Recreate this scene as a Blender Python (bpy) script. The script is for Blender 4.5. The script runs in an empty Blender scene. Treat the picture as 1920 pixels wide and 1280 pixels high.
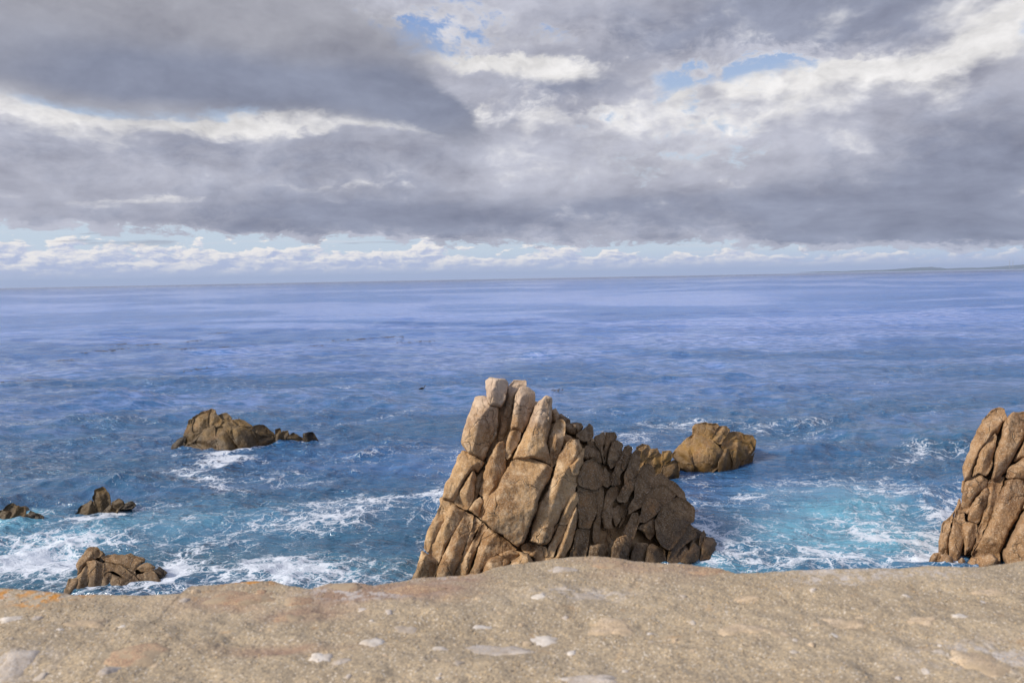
import bpy, bmesh, math, random
import numpy as np
from mathutils import Vector
from mathutils.geometry import delaunay_2d_cdt

SC = bpy.context.scene
COL = SC.collection
rng = np.random.default_rng(7)
random.seed(7)

# ------------------------------------------------------------------ camera
CAM_Z = 8.0
F = 28.0 / 36.0 * 1920.0                 # focal length in pixels of the 1920 px frame
PITCH, ROLL = math.radians(4.58), math.radians(1.04)
f0 = np.array([0, math.cos(PITCH), -math.sin(PITCH)])
r0 = np.array([1.0, 0, 0]); u0 = np.array([0, math.sin(PITCH), math.cos(PITCH)])
ca, sa = math.cos(ROLL), math.sin(ROLL)
RIGHT, UP = r0 * ca - u0 * sa, u0 * ca + r0 * sa
cam_data = bpy.data.cameras.new('camera')
cam = bpy.data.objects.new('camera', cam_data); COL.objects.link(cam)
from mathutils import Matrix
M3 = Matrix(((RIGHT[0], UP[0], -f0[0]), (RIGHT[1], UP[1], -f0[1]), (RIGHT[2], UP[2], -f0[2])))
cam.matrix_world = Matrix.Translation((0, 0, CAM_Z)) @ M3.to_4x4()
cam_data.lens = 28; cam_data.sensor_width = 36
cam_data.clip_start = 0.05; cam_data.clip_end = 150000
cam_data.dof.use_dof = True
cam_data.dof.focus_distance = 22.0
cam_data.dof.aperture_fstop = 11.0
SC.camera = cam

def ray(px, py):
    px = np.asarray(px, float)[..., None]; py = np.asarray(py, float)[..., None]
    return f0 + RIGHT * (px - 960) / F + UP * (640 - py) / F
def at_depth(px, py, Y):                  # the point seen at a pixel, at distance Y ahead
    r = ray(px, py); return np.array([0, 0, CAM_Z]) + r * (np.asarray(Y)[..., None] / r[..., 1:2])
def on_level(px, py, z=0.0):              # the point seen at a pixel on a level plane
    r = ray(px, py); return np.array([0, 0, CAM_Z]) + r * ((z - CAM_Z) / r[..., 2:3])
def az_el(px, py):
    r = ray(px, py); r = r / np.linalg.norm(r)
    return math.degrees(math.atan2(r[0], r[1])), math.degrees(math.asin(r[2]))

# ------------------------------------------------------------------ node expressions
class X:
    def __init__(s, nt, sock): s.nt, s.s = nt, sock
    def _m(s, op, *a):
        n = s.nt.nodes.new('ShaderNodeMath'); n.operation = op
        for i, v in enumerate((s,) + a):
            if isinstance(v, X): s.nt.links.new(v.s, n.inputs[i])
            else: n.inputs[i].default_value = float(v)
        return X(s.nt, n.outputs[0])
    def __add__(s, o): return s._m('ADD', o)
    __radd__ = __add__
    def __sub__(s, o): return s._m('SUBTRACT', o)
    def __rsub__(s, o): return (s * -1.0) + o
    def __mul__(s, o): return s._m('MULTIPLY', o)
    __rmul__ = __mul__
    def __truediv__(s, o): return s._m('DIVIDE', o)
    def exp(s): return s._m('EXPONENT')
    def pow(s, p): return s._m('POWER', p)
    def max(s, o): return s._m('MAXIMUM', o)
    def min(s, o): return s._m('MINIMUM', o)
    def abs(s): return s._m('ABSOLUTE')
    def sin(s): return s._m('SINE')
    def ss(s, a, b):                       # smoothstep from a to b
        n = s.nt.nodes.new('ShaderNodeMapRange'); n.interpolation_type = 'SMOOTHSTEP'
        if a > b:
            return 1.0 - s.ss(b, a)
        s.nt.links.new(s.s, n.inputs[0]); n.inputs[1].default_value = a; n.inputs[2].default_value = b
        return X(s.nt, n.outputs[0])
    def lin(s, a, b, c=0.0, d=1.0):
        n = s.nt.nodes.new('ShaderNodeMapRange'); n.clamp = True
        s.nt.links.new(s.s, n.inputs[0])
        for i, v in enumerate((a, b, c, d)): n.inputs[i + 1].default_value = v
        return X(s.nt, n.outputs[0])

def setin(nt, inp, v):
    if isinstance(v, X): nt.links.new(v.s, inp)
    elif isinstance(v, (tuple, list)): inp.default_value = tuple(v) if len(v) == len(inp.default_value) else tuple(v) + (1.0,)
    else: inp.default_value = v
def mixc(nt, f, a, b):
    n = nt.nodes.new('ShaderNodeMix'); n.data_type = 'RGBA'
    setin(nt, n.inputs[0], f); setin(nt, n.inputs[6], a); setin(nt, n.inputs[7], b)
    return X(nt, n.outputs[2])
def combine(nt, x, y, z):
    n = nt.nodes.new('ShaderNodeCombineXYZ')
    for i, v in enumerate((x, y, z)): setin(nt, n.inputs[i], v)
    return X(nt, n.outputs[0])
def separate(nt, v):
    n = nt.nodes.new('ShaderNodeSeparateXYZ'); nt.links.new(v.s, n.inputs[0])
    return [X(nt, o) for o in n.outputs]
def vadd(nt, a, b):
    n = nt.nodes.new('ShaderNodeVectorMath'); n.operation = 'ADD'
    setin(nt, n.inputs[0], a); setin(nt, n.inputs[1], b); return X(nt, n.outputs[0])
def vmul(nt, a, b):
    n = nt.nodes.new('ShaderNodeVectorMath'); n.operation = 'MULTIPLY'
    setin(nt, n.inputs[0], a); setin(nt, n.inputs[1], b if isinstance(b, (tuple, X)) else (b, b, b)); return X(nt, n.outputs[0])
def noise(nt, v, scale=1.0, detail=4.0, rough=0.5, distort=0.0, color=False):
    n = nt.nodes.new('ShaderNodeTexNoise'); n.noise_dimensions = '3D'
    nt.links.new(v.s, n.inputs['Vector'])
    n.inputs['Scale'].default_value = scale; n.inputs['Detail'].default_value = detail
    n.inputs['Roughness'].default_value = rough; n.inputs['Distortion'].default_value = distort
    return X(nt, n.outputs['Color' if color else 'Fac'])
def voronoi(nt, v, scale=1.0, feature='DISTANCE_TO_EDGE', out='Distance'):
    n = nt.nodes.new('ShaderNodeTexVoronoi'); n.feature = feature
    nt.links.new(v.s, n.inputs['Vector']); n.inputs['Scale'].default_value = scale
    return X(nt, n.outputs[out])
def bump(nt, h, strength, dist, normal=None):
    n = nt.nodes.new('ShaderNodeBump'); setin(nt, n.inputs['Strength'], strength)
    n.inputs['Distance'].default_value = dist; nt.links.new(h.s, n.inputs['Height'])
    if normal is not None: nt.links.new(normal.s, n.inputs['Normal'])
    return X(nt, n.outputs[0])
def new_mat(name):
    m = bpy.data.materials.new(name); m.use_nodes = True
    nt = m.node_tree; nt.nodes.clear()
    out = nt.nodes.new('ShaderNodeOutputMaterial')
    b = nt.nodes.new('ShaderNodeBsdfPrincipled')
    nt.links.new(b.outputs[0], out.inputs[0])
    return m, nt, b, out
def position(nt):
    return X(nt, nt.nodes.new('ShaderNodeNewGeometry').outputs['Position'])
def attr(nt, name):
    n = nt.nodes.new('ShaderNodeAttribute'); n.attribute_name = name
    return X(nt, n.outputs['Fac'])

# ------------------------------------------------------------------ world: broken cloud over a clear strip
SUN_DIR = Vector((-0.81, -0.32, 0.56)).normalized()
SUN_EL = math.asin(SUN_DIR.z); SUN_AZ = math.atan2(SUN_DIR.x, SUN_DIR.y)
world = bpy.data.worlds.new('World'); SC.world = world; world.use_nodes = True
wt = world.node_tree; wt.nodes.clear()
w_out = wt.nodes.new('ShaderNodeOutputWorld'); w_bg = wt.nodes.new('ShaderNodeBackground')
wt.links.new(w_bg.outputs[0], w_out.inputs[0])
SKY_STRENGTH = 0.1
w_bg.inputs['Strength'].default_value = SKY_STRENGTH
sky = wt.nodes.new('ShaderNodeTexSky'); sky.sky_type = 'NISHITA'; sky.sun_disc = False
sky.sun_elevation = SUN_EL; sky.sun_rotation = SUN_AZ
sky.air_density = 1.0; sky.dust_density = 0.4; sky.ozone_density = 3.0
D = X(wt, wt.nodes.new('ShaderNodeTexCoord').outputs['Generated'])
dx, dy, dz = separate(wt, D)
AZ = dx._m('ARCTAN2', dy) * (180 / math.pi)
EL = dz.max(-1.0).min(1.0)._m('ARCSINE') * (180 / math.pi)
zz = dz.max(0.0) + 0.26
P = combine(wt, dx / zz, dy / zz, 0.0)                # where the line of sight meets the cloud deck
warp = noise(wt, P, 1.2, 3, 0.55, color=True)
wx, wy, wz = separate(wt, warp)
warp2 = noise(wt, P, 4.2, 4, 0.62, color=True)
w2x, w2y, w2z = separate(wt, warp2)
PER = EL.lin(0, 20, 0.25, 1.0)                        # billows look smaller towards the horizon
A = AZ + ((wx - 0.5) * 12.0 + (w2x - 0.5) * 4.5) * PER
E = EL + ((wy - 0.5) * 5.5 + (w2y - 0.5) * 3.6) * PER
def madd(a, m, c): return a._m('MULTIPLY_ADD', m, c)
def gauss(px, py, sx, sy, amp, rot=0.0, a=None, e=None):
    cx, cy = az_el(px, py); sx, sy = sx / 26.06, sy / 26.06
    a = a or A; e = e or E
    c, s_ = math.cos(math.radians(rot)), math.sin(math.radians(rot))
    if rot == 0.0:
        u = madd(a, 1 / sx, -cx / sx); v = madd(e, 1 / sy, -cy / sy)
    else:
        u = madd(a, c / sx, madd(e, s_ / sx, -(cx * c + cy * s_) / sx))
        v = madd(e, c / sy, madd(a, -s_ / sy, -(cy * c - cx * s_) / sy))
    q = madd(u, u, v * v)
    g = madd(q, -0.5, math.log(abs(amp))).exp()
    return g, (1 if amp > 0 else -1)
def total(lst, base):
    t = base
    for it in lst:
        g, sg = gauss(*it)
        t = (g + t) if sg > 0 else ((g * -1.0) + t if not isinstance(t, X) else t - g)
    return t
def full_args(lst, a, e): return [g + ((0,) if len(g) == 5 else ()) + (a, e) for g in lst]
N1 = noise(wt, P, 2.0, 7, 0.56, 0.3)
Ps = vadd(wt, P, (-0.09, 0.12, 0.0))                  # the same field a little nearer the sun, for the lit sides
N1s = noise(wt, Ps, 2.0, 5, 0.56, 0.3)
lit = (N1 - N1s)
B = vadd(wt, combine(wt, AZ * 0.115, EL * 0.185, 2.0), vmul(wt, warp2, (0.35, 0.35, 0.35)))
N4 = noise(wt, B, 1.5, 9, 0.64)
N4s = noise(wt, vadd(wt, B, (-0.07, 0.11, 0.0)), 1.5, 4, 0.58)
lit2 = (N4 - N4s) * EL.ss(2.0, 7.0)
lit = lit * 0.8 + lit2 * 0.6
fine_w = noise(wt, vadd(wt, B, (7.0, 3.0, 0.0)), 5.5, 6, 0.65)
A, E = A + (fine_w - 0.5) * 4.5 * PER, E + ((N4 - 0.5) * 2.6 + (fine_w - 0.5) * 2.2) * PER
T = total([
    (1760, 300, 210, 120, .32), (1910, 350, 130, 170, .24), (1200, 260, 260, 60, -.22), (1080, 330, 160, 40, -.12), (1300, 402, 640, 34, .48), (1750, 410, 300, 45, .20), (420, 280, 300, 44, .36),
    (860, 300, 200, 60, .26), (800, 395, 190, 30, .26), (1500, 8, 210, 46, .62), (1590, 62, 60, 26, .30),
    (1120, 165, 100, 26, .46, 8), (1000, 178, 90, 24, .26), (1250, 60, 190, 38, .26), (120, 400, 200, 24, .12), (560, 385, 180, 30, .2),
    (740, 94, 78, 25, -.92), (690, 78, 44, 18, -.2), (1440, 112, 96, 21, -.84), (1240, 130, 36, 22, -.76), (285, 191, 130, 14, -1.2), (1945, 15, 34, 40, -.9), (1040, 72, 50, 12, -.42), (880, 55, 70, 30, -.3),
], 0.36)
T = T + (N1 - 0.5) * 0.80 + (N4 - 0.5) * 0.75 + (fine_w - 0.5) * 0.60
T = T - EL.ss(22, 46) * 0.34
Wh = total([
    (430, 213, 310, 15, .95), (130, 215, 100, 24, .6), (400, 240, 60, 12, .6), (700, 236, 170, 11, .6), (850, 130, 60, 15, .95), (980, 120, 110, 16, .65), (1060, 148, 70, 14, .5), (1835, 70, 60, 46, 1.0, 35),
    (1690, 112, 100, 18, .7), (1100, 112, 130, 16, .35), (1480, 172, 160, 26, .40), (1265, 150, 26, 22, .8), (1395, 145, 44, 14, .8), (1100, 222, 90, 18, .5), (1340, 232, 130, 12, .4), (1050, 320, 100, 20, .25), (1350, 345, 100, 9, .45),
    (260, 370, 150, 7, .5), (610, 340, 90, 8, .3), (1500, 150, 100, 18, .4), (1600, 262, 70, 8, .08),
], 0.0)
Wh = Wh * 1.05 + (N1 - 0.5) * 0.6 + (0.5 - N4) * 1.4 + (0.5 - fine_w) * 0.5 + lit * 2.4 - 0.06
cut = AZ * -0.036 + 2.62                              # lower edge of the deck
Ec = EL + (N1 - 0.5) * 2.0 + (w2y - 0.5) * 1.2 + (fine_w - 0.5) * 1.6
band = (cut - Ec) * 0.8
T = T - band.lin(-0.25, 1.0, 0.0, 2.2)
alpha1 = (T + (w2z - 0.5) * 0.9 + (fine_w - 0.5) * 0.9).ss(-0.24, 0.24)
c1 = mixc(wt, T.ss(0.0, 0.42).max(EL.ss(7.5, 4.0)), (0.64, 0.64, 0.69), (0.450, 0.458, 0.535))
c1 = mixc(wt, T.ss(0.40, 1.05), c1, (0.252, 0.272, 0.358))
c1 = vmul(wt, c1, combine(wt, lit * 1.7 + 1.05, lit * 1.7 + 1.05, lit * 1.55 + 1.05))
c1 = mixc(wt, Wh.ss(0.20, 0.92) * 0.95, c1, vmul(wt, combine(wt, 0.86, 0.84, 0.83), combine(wt, *[lit2 * 1.2 + 0.98] * 3)))
# the dark bank in front, upper left
Ab = AZ + ((wx - 0.5) * 8.0 + (w2x - 0.5) * 4.0) * PER
Eb = EL + ((wy - 0.5) * 2.6 + (w2y - 0.5) * 2.0) * PER
T2 = total(full_args([
    (80, 40, 300, 86, .75), (360, 90, 240, 60, .75), (600, 140, 130, 52, .75, -18), (740, 185, 100, 24, .80, -24), (840, 218, 46, 13, .50, -24), (200, 150, 220, 18, .25), (560, 30, 100, 30, .2)], Ab, Eb), -0.34)
T2 = T2 + (N1 - 0.5) * 0.5 + (N4 - 0.5) * 0.5 + (fine_w - 0.5) * 0.5
alpha2 = T2.ss(-0.14, 0.32)
low = total(full_args([(480, 158, 300, 34, 1.0, -6), (760, 190, 110, 40, 0.6, -24), (180, 145, 170, 22, .55)], Ab, Eb), 0.0)
c2 = mixc(wt, low.ss(0.0, 1.0), (0.375, 0.378, 0.432), (0.232, 0.255, 0.342))
c2 = vmul(wt, c2, combine(wt, lit * 1.1 + 1.0, lit * 1.1 + 1.0, lit * 1.0 + 1.0))
# clear air behind: Nishita blue aloft, pale towards the horizon
nish = X(wt, sky.outputs[0])
blue = vmul(wt, nish, (SKY_STRENGTH * 0.62,) * 3)
blue = mixc(wt, EL.ss(22, 3.5), mixc(wt, 0.65, blue, (0.25, 0.41, 0.82)), (0.58, 0.68, 0.78))
blue = mixc(wt, EL.ss(1.9, 0.1), blue, (0.48, 0.56, 0.77))
# cumulus row standing along the horizon
Q = combine(wt, AZ * 0.34, EL * 0.90, 3.0)
Qw = vadd(wt, Q, vmul(wt, noise(wt, Q, 2.2, 4, 0.55, color=True), 0.5))
cn = noise(wt, Qw, 1.5, 8, 0.58)
cns = noise(wt, vadd(wt, Qw, (-0.10, 0.14, 0.0)), 1.5, 5, 0.55)
rowtop = noise(wt, combine(wt, AZ * 0.16, 0.0, 9.0), 1.0, 2, 0.5)
tops = AZ * -0.028 + 1.15 + rowtop * 1.5
tower = gauss(800, 470, 16, 20, 1.1, 0, AZ, EL)[0]
cum = (cn - 0.5) * 3.6 + (tops - EL) * 0.85 + tower
a_cu = cum.ss(-0.03, 0.16) * EL.ss(0.15, 0.75)
cu_lit = ((cn - cns) * 3.2 + 0.42) + (EL - tops * 0.55) * 0.22
c_cu = mixc(wt, cu_lit.ss(0.05, 0.95), (0.46, 0.52, 0.72), (0.98, 0.93, 0.88))
c_cu = mixc(wt, EL.ss(1.4, 0.4) * 0.75, c_cu, (0.50, 0.56, 0.74))
wisp = noise(wt, combine(wt, AZ * 0.05, EL * 1.2, 5.0), 2.0, 6, 0.6, 0.6)
back = mixc(wt, (wisp.ss(0.52, 0.70) * EL.ss(0.6, 1.6)) * EL.ss(8.0, 4.0) * 0.5, blue, (0.70, 0.72, 0.78))
back = mixc(wt, a_cu * 0.92, back, c_cu)
bars = noise(wt, combine(wt, AZ * 0.07, EL * 0.8, 1.0), 1.7, 5, 0.55, 0.3)
back = mixc(wt, bars.ss(0.56, 0.68) * EL.ss(2.2, 2.9) * EL.ss(5.5, 3.4) * 0.75, back, (0.33, 0.35, 0.43))
full = mixc(wt, alpha1, back, c1)
full = mixc(wt, alpha2, full, c2)
full = mixc(wt, EL.ss(-0.3, -3.0), full, (0.10, 0.14, 0.22))
full = vmul(wt, full, (1.0 / SKY_STRENGTH,) * 3)
wt.links.new(full.s, w_bg.inputs['Color'])

# ------------------------------------------------------------------ sun
sun_data = bpy.data.lights.new('sun', 'SUN'); sun = bpy.data.objects.new('sun', sun_data); COL.objects.link(sun)
sun_data.energy = 4.8; sun_data.angle = math.radians(9.0); sun_data.color = (1.0, 0.90, 0.76)
sun.rotation_euler = SUN_DIR.to_track_quat('Z', 'Y').to_euler()
SC.view_settings.view_transform = 'Standard'
try: SC.view_settings.look = 'None'
except Exception: pass
SC.view_settings.gamma = 1.0; SC.view_settings.use_curve_mapping = False
SC.view_settings.exposure = 0.0

# ------------------------------------------------------------------ numeric noise and mesh helpers
_lat = np.random.default_rng(11).random((64, 64, 64)).astype(np.float32)
def vnoise(p):                                        # smooth lattice noise, about -1..1
    p = np.asarray(p, float); i = np.floor(p).astype(int); f = p - i; f = f * f * f * (f * (f * 6 - 15) + 10)
    x, y, z = (i[..., k] & 63 for k in range(3)); x1, y1, z1 = (x + 1) & 63, (y + 1) & 63, (z + 1) & 63
    fx, fy, fz = f[..., 0], f[..., 1], f[..., 2]
    def L(a, b, t): return a + (b - a) * t
    v = L(L(L(_lat[x, y, z], _lat[x1, y, z], fx), L(_lat[x, y1, z], _lat[x1, y1, z], fx), fy),
          L(L(_lat[x, y, z1], _lat[x1, y, z1], fx), L(_lat[x, y1, z1], _lat[x1, y1, z1], fx), fy), fz)
    return v * 2 - 1
def fbm(p, oct=4, gain=0.5):
    p = np.asarray(p, float); s = 0; a = 1.0; t = 0
    for k in range(oct):
        s = s + a * vnoise(p * (2.03 ** k) + 17.3 * k); t += a; a *= gain
    return s / t * 1.6
def sstep(a, b, x):
    t = np.clip((x - a) / (b - a), 0, 1); return t * t * (3 - 2 * t)

def set_props(o, label=None, cat=None, group=None, kind=None):
    if label: o['label'] = label
    if cat: o['category'] = cat
    if group: o['group'] = group
    if kind: o['kind'] = kind
    return o
def mesh_obj(name, verts, faces, mat=None, parent=None, smooth=True, attrs=None):
    me = bpy.data.meshes.new(name)
    verts = np.asarray(verts, np.float32)
    if isinstance(faces, np.ndarray):
        n, k = faces.shape
        me.vertices.add(len(verts)); me.vertices.foreach_set('co', verts.ravel())
        me.loops.add(n * k); me.loops.foreach_set('vertex_index', faces.astype(np.int32).ravel())
        me.polygons.add(n); me.polygons.foreach_set('loop_start', np.arange(0, n * k, k, dtype=np.int32))
        me.update(calc_edges=True); me.validate()
    else:
        me.from_pydata([tuple(v) for v in verts], [], faces); me.update()
    if smooth: me.polygons.foreach_set('use_smooth', np.ones(len(me.polygons), bool))
    for k, v in (attrs or {}).items():
        a = me.attributes.new(k, 'FLOAT', 'POINT'); a.data.foreach_set('value', np.asarray(v, np.float32))
    if mat: me.materials.append(mat)
    o = bpy.data.objects.new(name, me); COL.objects.link(o)
    if parent: o.parent = parent
    return o
def grid_faces(nr, nc):
    i = np.arange(nr - 1)[:, None] * nc + np.arange(nc - 1)[None, :]
    return np.stack([i, i + 1, i + nc + 1, i + nc], -1).reshape(-1, 4)

# ------------------------------------------------------------------ the sea
dyr = np.concatenate([[2400, 1900, 1500, 1200, 1000, 850, 760], np.arange(700, 14, -1.5), [13, 11, 9, 7, 5.5, 4, 3, 2, 1.6, 1.2, 0.9, 0.7, 0.5, 0.4, 0.3]])
dist = CAM_Z * F / dyr
tc = np.concatenate([[-60, -12, -4, -2, -1.2, -.95], np.linspace(-.80, .80, 1160), [.95, 1.2, 2, 4, 12, 60]])
SX = dist[:, None] * tc[None, :]; SY = np.repeat(dist[:, None], len(tc), 1)
SX = np.clip(SX, -25000, 25000)
Z = np.zeros_like(SX); HX = np.zeros_like(SX); HY = np.zeros_like(SX)
spd = (np.gradient(dist))[:, None]
wr = np.random.default_rng(5)
amp_mod = 0.75 + 0.5 * vnoise(np.stack([SX / 9, SY / 9, SX * 0], -1)) + 0.25 * vnoise(np.stack([SX / 3, SY / 3, SX * 0 + 4], -1))
calm = np.interp(dist, [20, 45, 120, 400], [1.0, 0.8, 0.6, 0.6])[:, None]
near = dist < 1200
for k in range(90):
    lam = 0.35 * (30 ** wr.random())                    # wavelengths 0.35 .. 10 m
    th = math.radians(-80 + wr.normal() * 38)           # travelling in from the open sea
    kx, ky = math.cos(th) * 2 * math.pi / lam, math.sin(th) * 2 * math.pi / lam
    a = 0.0098 * lam ** 0.74 * (0.5 + wr.random())
    att = sstep(1.6, 3.5, lam / np.maximum(spd[near], 1e-6))
    ph = kx * SX[near] + ky * SY[near] + wr.random() * 6.28 + 0.9 * amp_mod[near]
    s = a * att * amp_mod[near] * calm[near]
    Z[near] += s * np.cos(ph); q = 0.75
    HX[near] -= s * q * math.cos(th) * np.sin(ph); HY[near] -= s * q * math.sin(th) * np.sin(ph)

# where foam lies and where the water is full of air, as soft patches on the water
def blob(px, py, wpx, hpx, amp, rot=0.0):
    c = on_level(px, py); e = on_level(px + wpx, py); g = on_level(px, py - hpx)
    sx = abs(e[0] - c[0]); sy = abs(g[1] - c[1]) * 0.5 + abs(on_level(px, py + hpx)[1] - c[1]) * 0.5
    a = math.radians(rot); u = ((SX - c[0]) * math.cos(a) + (SY - c[1]) * math.sin(a)) / sx
    v = ((SY - c[1]) * math.cos(a) - (SX - c[0]) * math.sin(a)) / sy
    return amp * np.exp(-0.5 * (u * u + v * v))
def streak(pts, wm, amp):                               # a soft line of foam through pixel points, wm metres wide
    P_ = [on_level(x, y)[:2] for x, y in pts]; best = np.full(SX.shape, 1e9)
    for p, q_ in zip(P_[:-1], P_[1:]):
        d = q_ - p; L2 = (d ** 2).sum(); t = np.clip(((SX - p[0]) * d[0] + (SY - p[1]) * d[1]) / L2, 0, 1)
        best = np.minimum(best, np.hypot(SX - p[0] - t * d[0], SY - p[1] - t * d[1]))
    return amp * np.exp(-0.5 * (best / wm) ** 2)
WP = np.stack([SX, SY, SX * 0], -1)
foam = np.zeros_like(SX); aer = np.zeros_like(SX)
for b in [(60, 1050, 100, 44, .85), (180, 1000, 70, 26, .34), (30, 985, 60, 18, .5), (250, 960, 70, 16, .55), (330, 1040, 30, 24, .65), (290, 1080, 40, 20, .45), (440, 1010, 140, 44, .36), (620, 1060, 120, 34, .42), (700, 1085, 60, 14, .40),
          (690, 943, 66, 13, .55), (800, 930, 16, 5, .5), (820, 890, 40, 30, .30), (580, 970, 110, 44, .34), (470, 915, 140, 26, .18), (140, 902, 66, 8, .60), (20, 915, 30, 14, .5), (395, 865, 50, 8, .50), (420, 858, 20, 5, .5), (600, 830, 30, 6, .35), (660, 858, 70, 10, .28),
          (1480, 935, 120, 30, .34), (1430, 985, 60, 40, .26), (1600, 950, 90, 30, .22), (1660, 1010, 60, 24, .12), (1735, 1035, 40, 22, .70), (1710, 1052, 50, 12, .5), (1560, 1050, 140, 10, .34), (1380, 1035, 40, 20, .30), (1330, 960, 40, 30, .42), (1310, 920, 50, 14, .45), (1420, 905, 60, 10, .42),
          (1600, 900, 120, 16, .26), (1690, 862, 70, 9, .30), (1720, 830, 50, 7, .16), (1640, 775, 90, 5, .28), (1230, 790, 70, 8, .45), (1120, 773, 60, 4, .40), (1180, 820, 40, 8, .4), (1450, 845, 40, 4, .35), (1790, 970, 30, 40, .30)]:
    foam += blob(*b)
for b in [([(1345, 945), (1420, 925), (1500, 920)], .28, .55), ([(1350, 955), (1420, 985), (1500, 1005), (1560, 1035)], .16, .45), ([(1430, 950), (1520, 962), (1600, 985), (1650, 1010)], .15, .26), ([(1440, 985), (1490, 1015), (1560, 1030)], .14, .5), ([(1640, 1005), (1610, 1030), (1590, 1040)], .14, .35),
          ([(1620, 880), (1690, 860), (1740, 842), (1700, 815), (1760, 800)], .45, .30), ([(680, 722), (760, 712), (870, 690)], 2.2, .22), ([(900, 683), (960, 672), (1020, 664)], 1.4, .5), ([(330, 880), (400, 900), (470, 930)], .35, .35), ([(780, 1075), (830, 935)], .3, .3), ([(330, 850), (400, 852), (470, 842), (540, 834), (590, 828)], .22, .5), ([(138, 972), (180, 975), (215, 962), (245, 948)], .22, .6), ([(0, 985), (40, 975), (82, 968)], .22, .6), ([(295, 1098), (318, 1080), (320, 1050)], .25, .7), ([(1275, 893), (1330, 888), (1390, 880), (1425, 868)], .22, .55), ([(1230, 905), (1290, 940), (1310, 980), (1340, 1020), (1335, 1050)], .3, .5), ([(1740, 1055), (1765, 1000), (1790, 930)], .4, .5),
          ([(330, 760), (480, 742), (640, 728)], .9, .40), ([(880, 655), (1010, 640)], 1.6, .36), ([(1560, 745), (1660, 715), (1760, 690)], 1.3, .36), ([(20, 800), (140, 796), (260, 788)], .6, .42), ([(560, 800), (760, 775)], .5, .36), ([(1420, 800), (1560, 790)], .5, .34), ([(150, 850), (300, 838)], .4, .38),
          ([(600, 945), (650, 930), (700, 945), (755, 935)], .3, .5)]:
    foam += streak(*b)
for b in [(1530, 990, 100, 30, 1.0), (1620, 940, 90, 26, .45), (1450, 940, 60, 18, .4), (1690, 1010, 70, 30, .6), (60, 1020, 110, 36, .75), (1400, 1060, 60, 14, .5), (20, 975, 60, 14, .5), (230, 985, 120, 22, .35), (460, 990, 160, 40, .20), (640, 1070, 100, 24, .3), (1340, 1050, 40, 14, .4)]:
    aer += blob(*b)
foam *= 1 - 0.75 * np.clip(blob(1535, 1000, 55, 17, 1.0), 0, 1)
foam *= 0.50 + 0.60 * np.clip(0.5 + fbm(WP / 2.2, 3), 0, 1.2)
nearw = np.interp(dist, [18, 30, 55, 90], [1.0, .85, .35, .0])[:, None]
foam += nearw * np.clip(fbm(WP * np.array([.20, .34, 1]) + 5, 4) + 0.20, 0, 1) * 0.62
aer = np.clip(aer * (0.8 + 0.5 * fbm(WP / 3.0 + 31, 3)), 0, 1)
slick_sheen = sstep(-.15, .45, fbm(np.stack([SX / (10 + dist[:, None] * .16), np.log(SY) * 9.0 + 1.2 * fbm(np.stack([SX / (14 + dist[:, None] * .3), np.log(SY) * 3, SX * 0], -1), 3), SX * 0], -1) + 3, 5, 0.6))   # smooth, oily bands; also mask the painted sheen
slick_sheen = np.clip(slick_sheen + streak([(600, 738), (680, 722), (760, 712), (870, 690)], 2.6, .9) + streak([(0, 690), (250, 668), (560, 655), (900, 625)], 6.0, .7) + streak([(0, 770), (300, 745), (480, 742)], 2.4, .7) + streak([(1000, 655), (1400, 615), (1900, 590)], 9.0, .6) + streak([(1000, 566), (1350, 553), (1500, 546)], 30.0, .7) + streak([(1150, 775), (1500, 760), (1800, 730)], 2.0, .5) + blob(1700, 600, 300, 40, .5), 0, 1.3)
Z -= 0.12 * blob(1540, 990, 80, 24, 1.0)
Z -= (SX ** 2 + SY ** 2) / (2 * 7.4e6)                   # the sea falls away with the curve of the earth
SVX = np.stack([SX + HX, SY + HY, Z], -1).reshape(-1, 3)

m_sea, nt, b, out = new_mat('sea_water')
Pp = position(nt)
af, aa, asl = attr(nt, 'foam'), attr(nt, 'aer'), attr(nt, 'slick_sheen')
_, py_, _ = separate(nt, Pp)
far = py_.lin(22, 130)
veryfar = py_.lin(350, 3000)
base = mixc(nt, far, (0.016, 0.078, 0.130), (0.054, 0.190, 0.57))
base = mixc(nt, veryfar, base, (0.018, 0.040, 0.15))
big = noise(nt, vmul(nt, Pp, (0.02, 0.05, 0.02)), 1.0, 4, 0.55)
base = mixc(nt, big.ss(0.35, 0.7) * 0.45, base, (0.030, 0.115, 0.38))
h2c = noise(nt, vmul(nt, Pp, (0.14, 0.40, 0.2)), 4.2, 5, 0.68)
base = mixc(nt, asl * h2c.ss(0.44, 0.58) * far * veryfar.lin(0, 1, 0.80, 0.12), base, (0.36, 0.46, 0.86))  # pale sky sheen along the smooth bands, painted into the water colour
base = mixc(nt, aa.lin(0, 0.75, 0, 0.95), base, (0.115, 0.33, 0.47))
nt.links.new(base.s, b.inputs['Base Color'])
b.inputs['IOR'].default_value = 1.65
setin(nt, b.inputs['Roughness'], far.lin(0, 1, 0.06, 0.13))
b.inputs['Specular Tint'].default_value = (0.80, 0.88, 1.0, 1.0)
Pw = vmul(nt, Pp, (0.55, 1.0, 1.0))
h1 = noise(nt, Pw, 2.1, 5, 0.62, 0.5)
h2 = noise(nt, vmul(nt, Pp, (0.10, 0.26, 0.2)), 2.0, 5, 0.60, 0.3)
h3 = noise(nt, vmul(nt, Pp, (0.012, 0.045, 0.02)), 2.0, 5, 0.65, 0.2)
rough_amt = asl.lin(0, 1, 1.0, 0.42)
nrm = bump(nt, h3, rough_amt * veryfar.lin(0, 1, 0.4, 1.0), 3.0)
nrm = bump(nt, h2, rough_amt * far.lin(0, 1, 0.55, 1.0), 1.9, nrm)
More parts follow.
